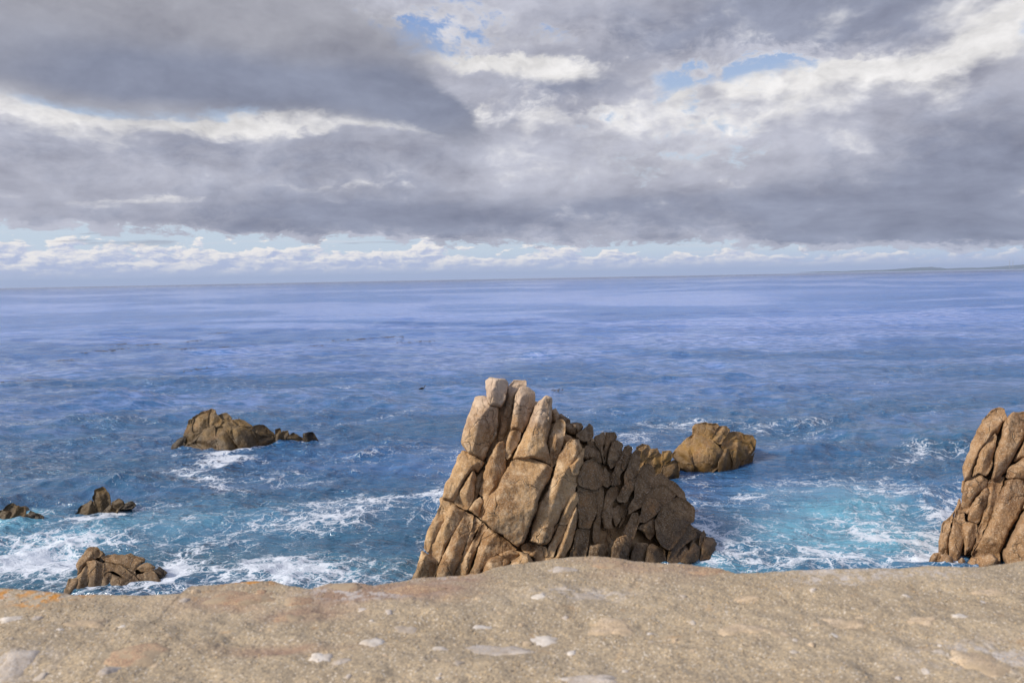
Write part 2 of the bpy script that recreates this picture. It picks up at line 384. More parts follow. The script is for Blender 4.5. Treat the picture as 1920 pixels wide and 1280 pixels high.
nrm = bump(nt, h1, rough_amt * far.lin(0, 1, 0.75, 1.0), 0.38, nrm)
nt.links.new(nrm.s, b.inputs['Normal'])
# lacy foam: bright threads between cells, closing up where the foam is thick
wv = noise(nt, Pp, 0.9, 4, 0.6, color=True)
Pf = vadd(nt, vmul(nt, Pp, (0.75, 1.0, 0.0)), vmul(nt, wv, (1.5, 1.5, 0.0)))
wv2 = noise(nt, Pp, 5.0, 3, 0.6, color=True)
Pf = vadd(nt, Pf, vmul(nt, wv2, (0.22, 0.22, 0.0)))
e1 = voronoi(nt, Pf, 1.45); e2 = voronoi(nt, Pf, 4.0); e3 = voronoi(nt, Pf, 9.0)
fine = noise(nt, Pp, 11.0, 4, 0.6)
patch = noise(nt, Pp, 1.6, 4, 0.6)
dens = af + (patch - 0.5) * 0.9 * af.lin(0, 0.35)
l1 = (dens * 0.15 - 0.012 - e1) * 11.0
l2 = (dens * 0.20 - 0.05 - e2) * 9.0
l3 = (dens * 0.40 - 0.26 - e3 * 0.7) * 6.0
lace = l1.max(l2).max(l3) + (fine - 0.55) * 1.5
cover = lace.ss(0.0, 1.1).max(dens.ss(0.95, 1.6)) * af.lin(0.03, 0.14)
cover = cover.max(0.0).min(1.0)
dfm = nt.nodes.new('ShaderNodeBsdfPrincipled')
dfm.inputs['Base Color'].default_value = (0.66, 0.71, 0.80, 1); dfm.inputs['Roughness'].default_value = 0.7; dfm.inputs['Specular IOR Level'].default_value = 0.2
nf = bump(nt, fine + lace * 0.15, 0.6, 0.05); nt.links.new(nf.s, dfm.inputs['Normal'])
mx = nt.nodes.new('ShaderNodeMixShader'); nt.links.new((cover * 0.86).s, mx.inputs[0])
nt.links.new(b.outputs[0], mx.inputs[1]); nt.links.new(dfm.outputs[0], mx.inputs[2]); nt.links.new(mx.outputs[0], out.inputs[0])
sea = mesh_obj('sea', SVX, grid_faces(len(dist), len(tc)), m_sea, attrs={'foam': np.clip(foam, 0, 2).ravel(), 'aer': aer.ravel(), 'slick_sheen': slick_sheen.ravel()})
set_props(sea, kind='structure')

# ------------------------------------------------------------------ granite
def rock_material(name, lo, mid, hi, wet_top, gold=0.0, seed=0.0, pale_z=None, lichen=0.3):
    m, nt, b, out = new_mat(name)
    Pw = vadd(nt, position(nt), (seed, seed * .7, seed * 1.3))
    z = separate(nt, position(nt))[2]
    n1 = noise(nt, Pw, 0.7, 5, 0.6); n2 = noise(nt, Pw, 3.2, 6, 0.65); n3 = noise(nt, Pw, 26.0, 3, 0.7)
    streaks = noise(nt, vmul(nt, Pw, (2.4, 2.4, 0.45)), 1.3, 5, 0.65)
    c = mixc(nt, n1.ss(0.32, 0.66), lo, mid)
    c = mixc(nt, n2.ss(0.45, 0.68) * 0.75, c, hi)
    c = mixc(nt, streaks.ss(0.50, 0.68) * 0.72, c, tuple(v * k for v, k in zip(lo, (.55, .50, .45))))
    oc = noise(nt, Pw, 1.1, 4, 0.6)
    c = mixc(nt, oc.ss(0.56, 0.72) * 0.55, c, (0.36, 0.19, 0.075))
    sp = voronoi(nt, Pw, 55.0, 'F1', 'Color'); spx = separate(nt, sp)[0]
    c = mixc(nt, spx.ss(0.80, 0.97) * 0.45, c, (0.055, 0.045, 0.04))
    c = mixc(nt, spx.ss(0.20, 0.03) * 0.40, c, (0.60, 0.52, 0.42))
    lp = noise(nt, Pw, 4.6, 6, 0.7)
    c = mixc(nt, lp.ss(0.60, 0.70) * 0.20 * z.ss(0.6, 1.8), c, (0.46, 0.43, 0.36))
    if pale_z is not None:                              # bird-whitened, lichen-grey heads
        li = noise(nt, Pw, 1.6, 6, 0.65)
        c = mixc(nt, (z + (li - 0.5) * 3.0).ss(pale_z - 0.9, pale_z + 1.2) * lichen, c, (0.52, 0.43, 0.37))
    if gold > 0:
        g = noise(nt, Pw, 2.0, 5, 0.6)
        c = mixc(nt, (g.ss(0.40, 0.66) * gold) * z.ss(2.4, 0.4), c, (0.30, 0.17, 0.03))
    wet = (z + (noise(nt, Pw, 1.7, 4, 0.6) - 0.5) * 1.3).ss(wet_top + 0.6, wet_top - 0.2)
    c = vmul(nt, c, combine(nt, *[1.0 - wet * k for k in (0.60, 0.62, 0.66)]))
    crk = voronoi(nt, vadd(nt, vmul(nt, Pw, (1.0, 1.0, 0.55)), vmul(nt, noise(nt, Pw, 1.8, 3, 0.5, color=True), 0.7)), 0.75)
    c = mixc(nt, crk.ss(0.016, 0.0) * oc.ss(0.42, 0.52) * 0.65, c, (0.03, 0.02, 0.012))
    nt.links.new(c.s, b.inputs['Base Color'])
    setin(nt, b.inputs['Roughness'], 0.88 - wet * 0.42); b.inputs['Specular IOR Level'].default_value = 0.3
    crk = voronoi(nt, vadd(nt, vmul(nt, Pw, (1.0, 1.0, 0.6)), vmul(nt, noise(nt, Pw, 1.8, 3, 0.5, color=True), 0.7)), 0.75)
    h = n3 * 0.35 + n2 * 0.9 + noise(nt, Pw, 9.0, 4, 0.65) * 0.6 + crk.ss(0.0, 0.022) * 0.5
    nb = bump(nt, h, 0.8, 0.05)
    nt.links.new(nb.s, b.inputs['Normal'])
    return m

def resample(poly, step):
    out = []
    for i in range(len(poly)):
        a, b_ = np.array(poly[i], float), np.array(poly[(i + 1) % len(poly)], float)
        n = max(1, int(round(np.linalg.norm(b_ - a) / step)))
        out += [a + (b_ - a) * k / n for k in range(n)]
    return np.array(out)
def round_corners(poly, it=2, w=0.2):
    p = np.array(poly, float)
    for _ in range(it):
        q = np.roll(p, -1, 0); p = np.stack([p * (1 - w) + q * w, p * w + q * (1 - w)], 1).reshape(-1, 2)
    return p
def edge_dist(pts, poly):
    d = np.full(len(pts), 1e9)
    for i in range(len(poly)):
        a, b_ = poly[i], poly[(i + 1) % len(poly)]; ab = b_ - a; L2 = (ab ** 2).sum() + 1e-12
        t = np.clip(((pts - a) @ ab) / L2, 0, 1)
        d = np.minimum(d, np.hypot(*(pts - a - t[:, None] * ab).T))
    return d
def inside(pts, poly):
    c = np.zeros(len(pts), bool); x, y = pts.T
    for i in range(len(poly)):
        (x1, y1), (x2, y2) = poly[i], poly[(i + 1) % len(poly)]
        if y1 == y2: continue
        k = ((y1 > y) != (y2 > y)) & (x < (x2 - x1) * (y - y1) / (y2 - y1) + x1); c ^= k
    return c

def block_mesh(poly, surf, nrm, back, step=0.03, ridge=None, depth=None, seed=0, swell=0.17, prof=0.85, rough=1.0, mpp=1 / 70.0, cuts=3, fac=1.0):
    """One fractured block. poly: outline in 1920 px; surf(px,py) -> world points of the joint surface it stands on;
    nrm: outward direction; back: direction and length of the hidden body; mpp: metres per pixel there."""
    r_ = np.random.default_rng(seed + 100)
    pl = round_corners(poly, 1, 0.10) * mpp                   # now in metres on the face
    cen = pl.mean(0)
    pl = resample(pl, step)
    jit = np.stack([vnoise(np.c_[pl * 3.0, np.full(len(pl), seed * 3.1)]), vnoise(np.c_[pl * 3.0, np.full(len(pl), seed * 3.1 + 9)])], 1) * 0.038 * rough
    jit += np.stack([vnoise(np.c_[pl * 11.0, np.full(len(pl), seed * 3.1)]), vnoise(np.c_[pl * 11.0, np.full(len(pl), seed * 3.1 + 9)])], 1) * 0.019 * rough
    pl = pl + jit
    lo, hi = pl.min(0), pl.max(0)
    gx, gy = np.meshgrid(np.arange(lo[0], hi[0], step), np.arange(lo[1], hi[1], step))
    g = np.c_[gx.ravel(), gy.ravel()] + (r_.random((gx.size, 2)) - .5) * step * 0.4
    g = g[inside(g, pl)]
    dg = edge_dist(g, pl) if len(g) else np.zeros(0)
    g, dg = g[dg > step * 0.55], dg[dg > step * 0.55]
    if len(g) < 3: return None
    inr = dg.max()
    nb = len(pl)
    V, _, FC, *_ = delaunay_2d_cdt([Vector(p) for p in np.r_[pl, g]], [(i, (i + 1) % nb) for i in range(nb)], [], 1, 1e-7)
    V = np.array([tuple(v) for v in V]); FC = [tuple(f) for f in FC]
    d = edge_dist(V, pl)
    e_used = {}
    for f in FC:
        for a, b_ in zip(f, f[1:] + f[:1]): e_used[(a, b_)] = 1
    # profile: rounded shoulders, then split faces
    t = np.clip(d / (inr * swell), 0, 1)
    h = inr * prof * (1 - (1 - t) ** 2.3) ** 0.62
    cov = np.cov(V.T); ev, evec = np.linalg.eigh(cov); ax = evec[:, 1] if evec[1, 1] > 0 else -evec[:, 1]
    nx = np.array([-ax[1], ax[0]]); nx = nx if nx[0] > 0 else -nx
    if ridge is None:
        x0 = cen + nx * inr * r_.uniform(-.35, .15); sl, sr = r_.uniform(.20, .70) * fac, r_.uniform(.40, 1.0) * fac; rd = ax
        tilt = r_.uniform(-.10, .16)
    else:
        p0, p1 = np.array(ridge[0]) * mpp, np.array(ridge[1]) * mpp; rd = (p1 - p0) / np.linalg.norm(p1 - p0); x0 = p0
        sl, sr = ridge[2], ridge[3]; tilt = ridge[4] if len(ridge) > 4 else 0.05
    n2 = np.array([rd[1], -rd[0]]); n2 = n2 if n2[0] > 0 else -n2
    wob = 0.10 * inr * vnoise(np.c_[V / (inr * 1.5), np.full(len(V), seed * 1.7)])
    s = (V - x0) @ n2 + wob
    top_ = inr * prof * 1.08
    roof = top_ - np.where(s < 0, -s * sl, s * sr) + (V[:, 1] - cen[1]) * tilt
    for k in range(cuts):                                     # a few more broken faces
        a = r_.uniform(0, 6.28); dr = np.array([math.cos(a), math.sin(a)]); sl_ = r_.uniform(.35, .9) * fac
        off = inr * r_.uniform(.15, .8)
        w2 = 0.07 * inr * vnoise(np.c_[V / inr, np.full(len(V), seed * 2.7 + k)])
        roof = np.minimum(roof, top_ - ((V - cen) @ dr + w2 - off) * sl_)
    kk = 0.022 * inr
    h = -kk * np.log(np.exp(-np.clip(h / kk, -40, 40)) + np.exp(-np.clip(roof / kk, -40, 40)))
    h = np.maximum(h, -0.25 * inr) * np.clip(d / (step * 1.5), 0, 1)
    dp = 0.0 if depth is None else depth
    base = surf(V[:, 0] / mpp, V[:, 1] / mpp)
    base = base + np.asarray(nrm) * dp
    w = base + np.asarray(nrm) * h[:, None]
    q = w * 1.0
    fade = np.clip(d / (step * 2), 0.25, 1)[:, None]
    low = fbm(np.c_[q * 1.1] + seed * 5.3, 3) * 0.022 * inr ** 0.5
    mid = fbm(q * 4.5 + seed, 3) * 0.013
    ridged = (1 - np.abs(fbm(q * np.array([2.6, 2.6, 1.3]) + seed * 2, 3))) ** 12 * -0.022
    hi_ = fbm(q * 16, 2) * 0.008
    w = w + np.asarray(nrm) * (fade * (low + mid + ridged + hi_)[:, None] * rough)
    # hidden body: rings running back, closing in
    ring = list(range(nb)) if len(V) >= nb else []
    bl = np.linalg.norm(back); verts = [tuple(p) for p in w]; faces = list(FC)
    c3 = w[:nb].mean(0)
    prev = list(range(nb))
    for k, (fr, shr) in enumerate([(0.12, 0.975), (0.4, 0.90), (0.75, 0.74), (1.0, 0.45)]):
        idx = []
        for i in range(nb):
            p = c3 + (w[i] - c3) * shr + np.asarray(back) * fr
            idx.append(len(verts)); verts.append(tuple(p))
        for i in range(nb):
            j = (i + 1) % nb
            faces.append((prev[i], prev[j], idx[j], idx[i]) if (prev[j], prev[i]) in e_used else (prev[j], prev[i], idx[i], idx[j]))
        prev = idx
    faces.append(tuple(prev))
    return verts, faces

def shrink(poly, px):
    p = np.array(poly, float); c = p.mean(0); out = []
    n = len(p); area = 0.5 * sum(p[i][0] * p[(i + 1) % n][1] - p[(i + 1) % n][0] * p[i][1] for i in range(n)); sg = 1 if area > 0 else -1
    for i in range(n):
        a, b_, d = p[i - 1], p[i], p[(i + 1) % n]
        e1, e2 = b_ - a, d - b_; n1 = np.array([-e1[1], e1[0]]) / (np.linalg.norm(e1) + 1e-9); n2 = np.array([-e2[1], e2[0]]) / (np.linalg.norm(e2) + 1e-9)
        m_ = n1 + n2; L = np.linalg.norm(m_)
        m_ = m_ / L if L > 1e-3 else n1
        out.append(b_ + sg * m_ * px)
    return np.array(out)

def build_rock(name, label, depth_fn, blocks, T, mat, core=None, core_off=0.45, core_len=3.0, group=None, step=0.03, back_len=None, part='rock_slab', mats=None, seed=0, grow=-0.25, dflt=None):
    """blocks: list of dicts or tuples (outline, options) in crop coordinates, T turns them into 1920 px."""
    sc, ox, oy = T
    allp = np.concatenate([np.array(b[0], float) for b in blocks]) / sc + np.array([ox, oy])
    mx_, my_ = allp.mean(0); Y0 = depth_fn(np.array([mx_]), np.array([my_]))[0]
    w0 = at_depth(np.array([mx_]), np.array([my_]), np.array([Y0]))[0]
    mpp = Y0 / F
    hdir = np.array([w0[0], w0[1], 0]); hdir /= np.linalg.norm(hdir)
    nrm = -hdir * 0.96 + np.array([0, 0, 0.28]); nrm /= np.linalg.norm(nrm)
    root = bpy.data.objects.new(name, None); COL.objects.link(root)
    root.location = (w0[0], w0[1], 0.0); set_props(root, label, 'sea rock', group)
    surf = lambda x, y: at_depth(x, y, depth_fn(x, y))
    org = np.array(root.location)
    bd = hdir + np.array([0, 0, -0.42])
    k = 0
    for b in blocks:
        poly = np.array(b[0], float) / sc + np.array([ox, oy]); o = dict(dflt or {}); o.update(b[1] if len(b) > 1 else {})
        if 'ridge' in o:
            r = o['ridge']; o['ridge'] = (tuple(np.array(r[0]) / sc + np.array([ox, oy])), tuple(np.array(r[1]) / sc + np.array([ox, oy]))) + tuple(r[2:])
        mi = o.pop('mat', 0)
        size = np.sqrt(np.prod(poly.max(0) - poly.min(0))) * mpp
        bl = back_len or min(1.6, 0.35 + size * 0.9)
        res = block_mesh(shrink(poly, grow), surf, nrm, bd * bl, step=step, seed=seed + k, mpp=mpp, **o); k += 1
        if res is None: continue
        v, f = res
        mesh_obj(part, np.array(v) - org, f, (mats or [mat])[mi] if mats else mat, root)
    if core is not None:
        poly = np.array(core, float) / sc + np.array([ox, oy])
        v, f = block_mesh(poly, lambda x, y: surf(x, y), nrm, bd * core_len, step=0.16, seed=seed + 77, mpp=mpp, depth=-core_off, swell=0.5, cuts=0, ridge=((mx_, my_), (mx_, my_ - 50), 0.0, 0.0, 0.0), rough=1.0) if False else core_mesh(poly, surf, nrm, bd * core_len, core_off, mpp, seed)
        mesh_obj('rock_body', np.array(v) - org, f, mat, root)
    return root
def core_mesh(poly, surf, nrm, back, off, mpp, seed):
    step = 0.15
    pl = resample(shrink(poly, 0.12 / mpp) * mpp, step); lo, hi = pl.min(0), pl.max(0)
    gx, gy = np.meshgrid(np.arange(lo[0], hi[0], step), np.arange(lo[1], hi[1], step)); g = np.c_[gx.ravel(), gy.ravel()]
    g = g[inside(g, pl)]; g = g[edge_dist(g, pl) > step * .5]; nb = len(pl)
    V, _, FC, *_ = delaunay_2d_cdt([Vector(p) for p in np.r_[pl, g]], [(i, (i + 1) % nb) for i in range(nb)], [], 1, 1e-7)
    V = np.array([tuple(v) for v in V]); FC = [tuple(f) for f in FC]
    e_used = {}
    for f in FC:
        for a, b_ in zip(f, f[1:] + f[:1]): e_used[(a, b_)] = 1
    d = edge_dist(V, pl)
    w = surf(V[:, 0] / mpp, V[:, 1] / mpp) - np.asarray(nrm) * (off + 0.25 * (1 - np.clip(d / 0.5, 0, 1)))[:, None]
    w += np.asarray(nrm) * (fbm(w * 2.0 + seed, 3) * 0.10)[:, None]
    c3 = w[:nb].mean(0); verts = [tuple(p) for p in w]; faces = list(FC); prev = list(range(nb))
    for fr, shr in [(0.1, 0.99), (0.3, 0.95), (0.6, 0.86), (0.85, 0.7), (1.0, 0.45)]:
        idx = []
        for i in range(nb):
            p = c3 + (w[i] - c3) * shr + np.asarray(back) * fr
            p = p + np.asarray(fbm(p[None] * 1.3 + seed, 3))[0] * 0.22 * np.array([1, 1, 1])
            idx.append(len(verts)); verts.append(tuple(p))
        for i in range(nb):
            j = (i + 1) % nb
            faces.append((prev[i], prev[j], idx[j], idx[i]) if (prev[j], prev[i]) in e_used else (prev[j], prev[i], idx[i], idx[j]))
        prev = idx
    faces.append(tuple(prev))
    return verts, faces

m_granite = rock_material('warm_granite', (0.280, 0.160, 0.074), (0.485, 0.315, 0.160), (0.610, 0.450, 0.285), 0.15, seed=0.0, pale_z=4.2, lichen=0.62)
m_granite_shade = rock_material('shaded_granite', (0.125, 0.074, 0.034), (0.205, 0.126, 0.062), (0.275, 0.186, 0.106), 0.45, seed=3.0, pale_z=4.0, lichen=0.35)  # same granite for the right flank, its shade put into a darker colour
m_granite_gold = rock_material('golden_granite', (0.170, 0.100, 0.042), (0.255, 0.155, 0.068), (0.310, 0.210, 0.115), 0.35, gold=0.55, seed=8.0)
m_granite_olive = rock_material('weed_dark_granite', (0.110, 0.074, 0.034), (0.185, 0.124, 0.062), (0.250, 0.180, 0.108), 0.60, gold=0.35, seed=12.0)
m_granite_red = rock_material('reddish_granite', (0.190, 0.105, 0.052), (0.320, 0.195, 0.100), (0.400, 0.280, 0.180), 0.0, seed=21.0, pale_z=5.2, lichen=0.4)
m_granite_layer = rock_material('layered_granite', (0.170, 0.102, 0.050), (0.270, 0.172, 0.090), (0.345, 0.240, 0.140), 0.0, seed=40.0)
m_wet = rock_material('wet_black_rock', (0.050, 0.036, 0.026), (0.080, 0.056, 0.036), (0.110, 0.085, 0.060), 1.4, seed=30.0)

# --- the tall cracked stack in the middle
def d_main(px, py):
    up = np.maximum(1076 - py, -60); rt = np.maximum(px - 1080, 0)
    return 20.55 + 0.0050 * up + 0.0058 * rt + 0.000050 * np.maximum(up, 0) * rt + 0.0016 * np.maximum(900 - px, 0)
T1 = (3.2, 760.0, 690.0)
def c2(pts): return [((1020 + x / 3.764 - 760) * 3.2, (740 + y / 3.764 - 690) * 3.2) for x, y in pts]
def R(a, b_, sl, sr, t=.05, **k): return dict(ridge=(a, b_, sl * 2.1, sr * 1.35, t), **k)
main_blocks = [

 # heads
 ([(475,75),(520,60),(590,65),(622,95),(610,140),(590,200),(572,230),(520,230),(495,185),(478,150)], R((545,110),(520,215),.35,.55,.12,depth=.12)),
 ([(500,150),(535,105),(560,130),(605,170),(590,205),(572,228),(520,228),(498,190)], R((530,150),(520,220),.3,.5,.0,depth=.28)),
 ([(625,90),(650,65),(716,64),(718,106),(690,118),(650,170),(636,235),(610,282),(580,272),(602,190)], R((665,110),(610,270),.2,.8,.1,depth=-.28)),
 ([(415,180),(440,172),(492,178),(510,226),(562,238),(560,330),(545,380),(500,480),(470,548),(440,538),(380,512),(332,448),(345,380),(375,290)], R((502,215),(385,515),.22,.72,.10)),
 ([(565,275),(612,285),(610,350),(574,432),(553,432),(555,340)], dict(depth=-.35)),
 ([(690,108),(735,106),(780,150),(772,230),(740,312),(702,384),(660,360),(625,372),(640,260),(650,180)], R((712,150),(640,365),.22,.55,.10)),
 ([(660,362),(698,380),(690,430),(640,512),(612,548),(598,520),(605,430),(625,385)], R((640,400),(608,530),.25,.6)),
 ([(800,205),(840,166),(880,185),(884,290),(862,370),(850,440),(866,500),(862,575),(830,562),(760,545),(643,546),(650,530),(700,420),(752,300),(775,230)], R((822,240),(735,540),.30,.30,.14,depth=.06)),
 ([(905,310),(945,308),(964,345),(944,460),(905,562),(880,595),(866,576),(863,500),(850,440),(880,370)], R((930,330),(870,580),.35,.6,.1,depth=.0)),
 ([(875,240),(900,226),(918,260),(908,305),(885,312)], dict(depth=-.3)),
 ([(780,205),(810,185),(800,200),(772,240),(760,262)], dict(depth=-.25)),
 ([(550,438),(585,434),(604,480),(606,560),(600,622),(540,712),(500,782),(453,762),(445,740),(480,602),(510,510)], R((560,460),(480,760),.25,.5,.05,depth=-.05)),
 ([(345,496),(400,518),(470,560),(468,582),(430,612),(405,602),(350,682),(290,806),(220,790),(245,690),(290,590),(312,520)], R((430,540),(262,790),.15,.95,.05)),
 ([(350,500),(405,516),(472,558),(455,585),(400,560),(350,530)], dict(depth=.05)),
 ([(205,775),(300,790),(330,850),(300,880),(205,830)], dict(depth=-.16)),
 ([(408,613),(426,655),(420,722),(387,832),(368,854),(293,806),(330,720)], R((408,640),(335,830),.2,.7,.05,depth=.05)),
 ([(430,640),(472,600),(442,742),(400,822),(388,838),(415,720)], dict(depth=-.2)),
 ([(445,766),(467,790),(442,892),(415,882),(377,853),(400,800)], dict(depth=.03)),
 ([(470,738),(532,745),(502,832),(462,908),(442,892),(467,800)], dict(depth=-.05)),
 ([(650,548),(740,546),(862,580),(882,610),(872,662),(822,742),(792,832),(767,932),(737,987),(692,1052),(665,1072),(600,1012),(520,962),(460,912),(475,850),(540,730),(592,640)],
  R((640,600),(520,950),.35,.10,.16,depth=.10,cuts=4)),
 ([(585,643),(562,700),(490,832),(466,882),(478,800),(540,690)], dict(depth=.02)),
 ([(985,424),(1042,424),(1062,480),(1070,550),(1047,640),(1012,722),(962,832),(902,932),(850,1062),(805,1064),(746,1040),(764,940),(800,830),(850,720),(902,600),(935,500)], R((1000,450),(800,1040),.25,.55,.05,depth=.02)),
 ([(955,640),(1030,640),(1064,555),(1066,480),(1010,560),(960,590)], dict(depth=.12)),
 ([(950,398),(975,388),(1052,430),(1002,425),(960,472),(940,470)], dict(depth=-.25)),
 ([(990,733),(1030,738),(1040,790),(1002,882),(962,937),(918,930),(950,850)], R((1010,750),(945,920),.25,.6,.05,depth=.02)),
 ([(925,935),(970,935),(937,1032),(892,1132),(848,1132),(870,1040)], dict(depth=-.02)),
 ([(1020,818),(1040,860),(1032,942),(992,1062),(957,1142),(903,1142),(935,1040),(975,930)], dict(depth=-.05)),
 ([(905,935),(925,935),(870,1030),(845,1060),(852,1035)], dict(depth=-.12)),
 # lower left slabs
 ([(223,793),(272,815),(252,882),(130,1112),(103,1086),(118,1010),(178,880)], R((240,820),(118,1090),.15,.7)),
 ([(48,1242),(100,1088),(160,1140),(192,1172),(172,1242),(160,1330),(10,1330)], R((120,1130),(60,1300),.2,.6)),
 ([(278,816),(367,857),(332,932),(257,1042),(195,1174),(130,1112),(210,952),(253,862)], R((300,840),(165,1130),.3,.45)),
 ([(368,863),(410,886),(402,962),(352,1082),(302,1222),(250,1330),(160,1330),(188,1226),(230,1110),(300,970)], R((372,890),(240,1230),.2,.6)),
 ([(415,888),(457,920),(402,1042),(322,1202),(250,1330),(300,1222),(360,1060),(404,952)], R((420,910),(310,1200),.15,.6,.05,depth=-.04)),
 ([(460,923),(492,955),(432,1062),(392,1182),(340,1330),(250,1330),(320,1206),(390,1060)], R((470,945),(360,1190),.15,.5,.05,depth=.0)),
 ([(490,953),(562,990),(642,1060),(667,1087),(562,1122),(500,1182),(462,1212),(440,1330),(340,1330),(400,1200),(432,1080)], R((500,985),(420,1190),.2,.28,.12,depth=.03)),
 ([(463,1212),(510,1140),(560,1110),(640,1150),(560,1240),(480,1330),(440,1330)], dict(depth=.22)),
 ([(560,1108),(600,1094),(650,1084),(700,1110),(640,1160),(600,1150)], dict(depth=.20)),
 ([(650,1084),(740,1108),(772,1146),(800,1230),(760,1330),(480,1330),(640,1160),(700,1112)], dict(depth=.24)),
 ([(690,1058),(745,1048),(850,1070),(850,1132),(840,1330),(770,1330),(772,1146),(700,1092)], dict(depth=.0)),
 ([(850,1132),(905,1142),(960,1142),(940,1330),(840,1330)], dict(depth=.0)),
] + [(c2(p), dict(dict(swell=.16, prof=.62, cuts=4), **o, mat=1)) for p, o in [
 ([(265,440),(290,355),(340,350),(397,380),(415,430),(412,482),(350,446),(292,462)], dict(depth=-.1)),
 ([(285,462),(350,446),(402,480),(422,560),(407,642),(370,672),(300,660),(238,630),(240,600),(270,520)], R((330,470),(330,660),.2,.35,.1,depth=.08)),
 ([(228,640),(300,665),(387,680),(382,762),(362,852),(325,947),(238,942),(243,800),(238,720)], R((300,680),(280,930),.12,.4,.05,depth=.03)),
 ([(230,947),(330,950),(315,1040),(292,1140),(300,1260),(170,1260),(178,1135),(215,1030)], R((270,960),(230,1130),.15,.4)),
 ([(390,655),(427,650),(422,760),(397,900),(387,1040),(350,1052),(333,1000),(360,880)], dict(depth=-.12)),
 ([(90,130),(125,118),(182,160),(184,192),(150,200),(100,178)], dict(depth=-.5)),
 ([(150,197),(250,188),(272,215),(226,282),(160,252)], dict(depth=-.35)),
 ([(200,205),(262,190),(275,225),(245,262)], dict(depth=-.25)),
 ([(268,238),(320,193),(352,215),(347,302),(312,332),(255,312),(230,282)], R((322,205),(318,320),.15,.8,.0,depth=-.1)),
 ([(308,322),(370,325),(372,362),(308,352)], dict(depth=-.15)),
 ([(355,290),(432,260),(440,300),(420,380),(430,500),(415,440),(392,380),(362,340)], dict(depth=-.05)),
 ([(432,258),(500,253),(522,285),(472,350),(447,420),(432,500),(420,380),(440,300)], dict(depth=-.15)),
 ([(480,342),(520,318),(557,345),(542,430),(502,500),(460,522),(443,470),(460,400)], dict(depth=.0)),
 ([(595,348),(617,370),(612,440),(582,500),(542,560),(502,642),(470,642),(468,560),(510,480),(545,420),(560,370)], dict(depth=.02)),
 ([(575,420),(600,430),(590,480),(560,540),(548,520),(560,460)], dict(depth=.10)),
 ([(640,388),(682,400),(677,480),(652,560),(602,622),(560,642),(558,580),(590,500),(615,420)], R((655,410),(585,630),.3,.4,.05,depth=.08)),
 ([(600,610),(647,590),(642,652),(582,752),(520,752),(513,720),(560,650)], dict(depth=.06)),
 ([(430,500),(467,560),(472,622),(440,652),(413,640),(413,560)], dict(depth=-.02)),
 ([(470,560),(527,570),(532,622),(502,652),(468,642)], dict(depth=-.02)),
 ([(450,680),(490,648),(527,655),(517,722),(482,782),(477,852),(482,942),(420,952),(403,870),(430,760)], dict(depth=-.08)),
 ([(495,800),(530,783),(557,810),(542,882),(502,932),(488,880)], dict(depth=-.12)),
 ([(545,770),(600,740),(600,800),(590,850),(545,930),(520,940),(555,870)], dict(depth=-.2)),
 ([(700,490),(747,478),(777,530),(772,602),(732,692),(672,802),(600,842),(593,800),(640,700),(655,600),(670,530)], R((742,495),(620,810),.45,.6,.05,depth=.10)),
 ([(788,570),(830,558),(902,610),(982,670),(1007,747),(960,722),(920,690),(850,640),(800,640),(765,652),(768,610)], R((820,580),(990,720),.4,.3,.1,depth=.0)),
 ([(758,660),(840,635),(932,700),(902,742),(800,832),(722,902),(668,902),(668,830),(720,720)], R((840,650),(690,880),.30,.25,.14,depth=.10)),
 ([(930,718),(1002,750),(1052,800),(1057,892),(1012,922),(962,1002),(892,1097),(830,1077),(788,1000),(778,880),(800,840),(860,780)], R((900,770),(840,1060),.35,.35,.16,depth=.22)),
 ([(780,860),(788,890),(786,982),(745,1032),(690,962),(658,930),(720,905)], dict(depth=.02)),
 ([(1015,898),(1082,965),(1082,992),(1002,1052),(922,1142),(860,1172),(892,1100),(962,1000)], R((1040,940),(890,1150),.3,.5,.05,depth=.20)),
 ([(880,1110),(990,1030),(1070,1180),(960,1270),(840,1270)], dict(depth=.04)),
 ([(1040,930),(1125,965),(1140,1100),(1110,1180),(1010,1210),(990,1080)], dict(depth=-.08)),
 ([(1115,953),(1133,990),(1105,1080),(1086,1075),(1085,1000)], dict(depth=.25)),
 ([(1133,990),(1182,998),(1200,1040),(1192,1102),(1152,1147),(1088,1162),(1105,1080)], dict(depth=.28)),
 ([(1060,1038),(1087,1070),(1087,1162),(1032,1182),(1000,1200),(955,1172),(990,1110)], dict(depth=.30)),
 ([(1030,1010),(1084,970),(1100,1010),(1096,1160),(1040,1190),(1000,1120)], dict(depth=.10)),
 ([(740,1040),(852,1092),(862,1172),(860,1260),(740,1260),(700,1160)], dict(depth=.08)),
 ([(640,1040),(738,1040),(700,1160),(740,1260),(600,1260),(608,1150)], dict(depth=.05)),
 ([(860,1172),(930,1140),(960,1172),(1000,1200),(990,1260),(860,1260)], dict(depth=.22)),
 ([(620,838),(662,833),(667,902),(642,1002),(602,1102),(600,1260),(500,1260),(498,1140),(540,1020),(590,900)], R((640,850),(540,1130),.25,.4,.05,depth=.12)),
 ([(520,998),(580,983),(597,1010),(582,1150),(570,1260),(450,1260),(468,1130),(480,1060)], dict(depth=.22)),
 ([(385,1045),(440,1060),(470,1130),(450,1260),(300,1260),(318,1050),(350,1055)], dict(depth=-.02)),
]]
main_core = [(500,110),(640,95),(740,140),(870,200),(1000,340)] + c2([(300,250),(500,290),(660,420),(780,580),(900,640),(1000,760),(1040,900),(1150,1040),(1140,1150),(980,1260),(300,1260)]) + [(700,1400),(-30,1400),(70,1220),(215,800),(230,740),(335,500),(430,200)]
build_rock('sea_stack', 'tall leaning stack of cracked tan granite slabs rising from the water behind the ledge', d_main, main_blocks, T1, m_granite, core=main_core, core_len=3.6, mats=[m_granite, m_granite_shade], seed=0)

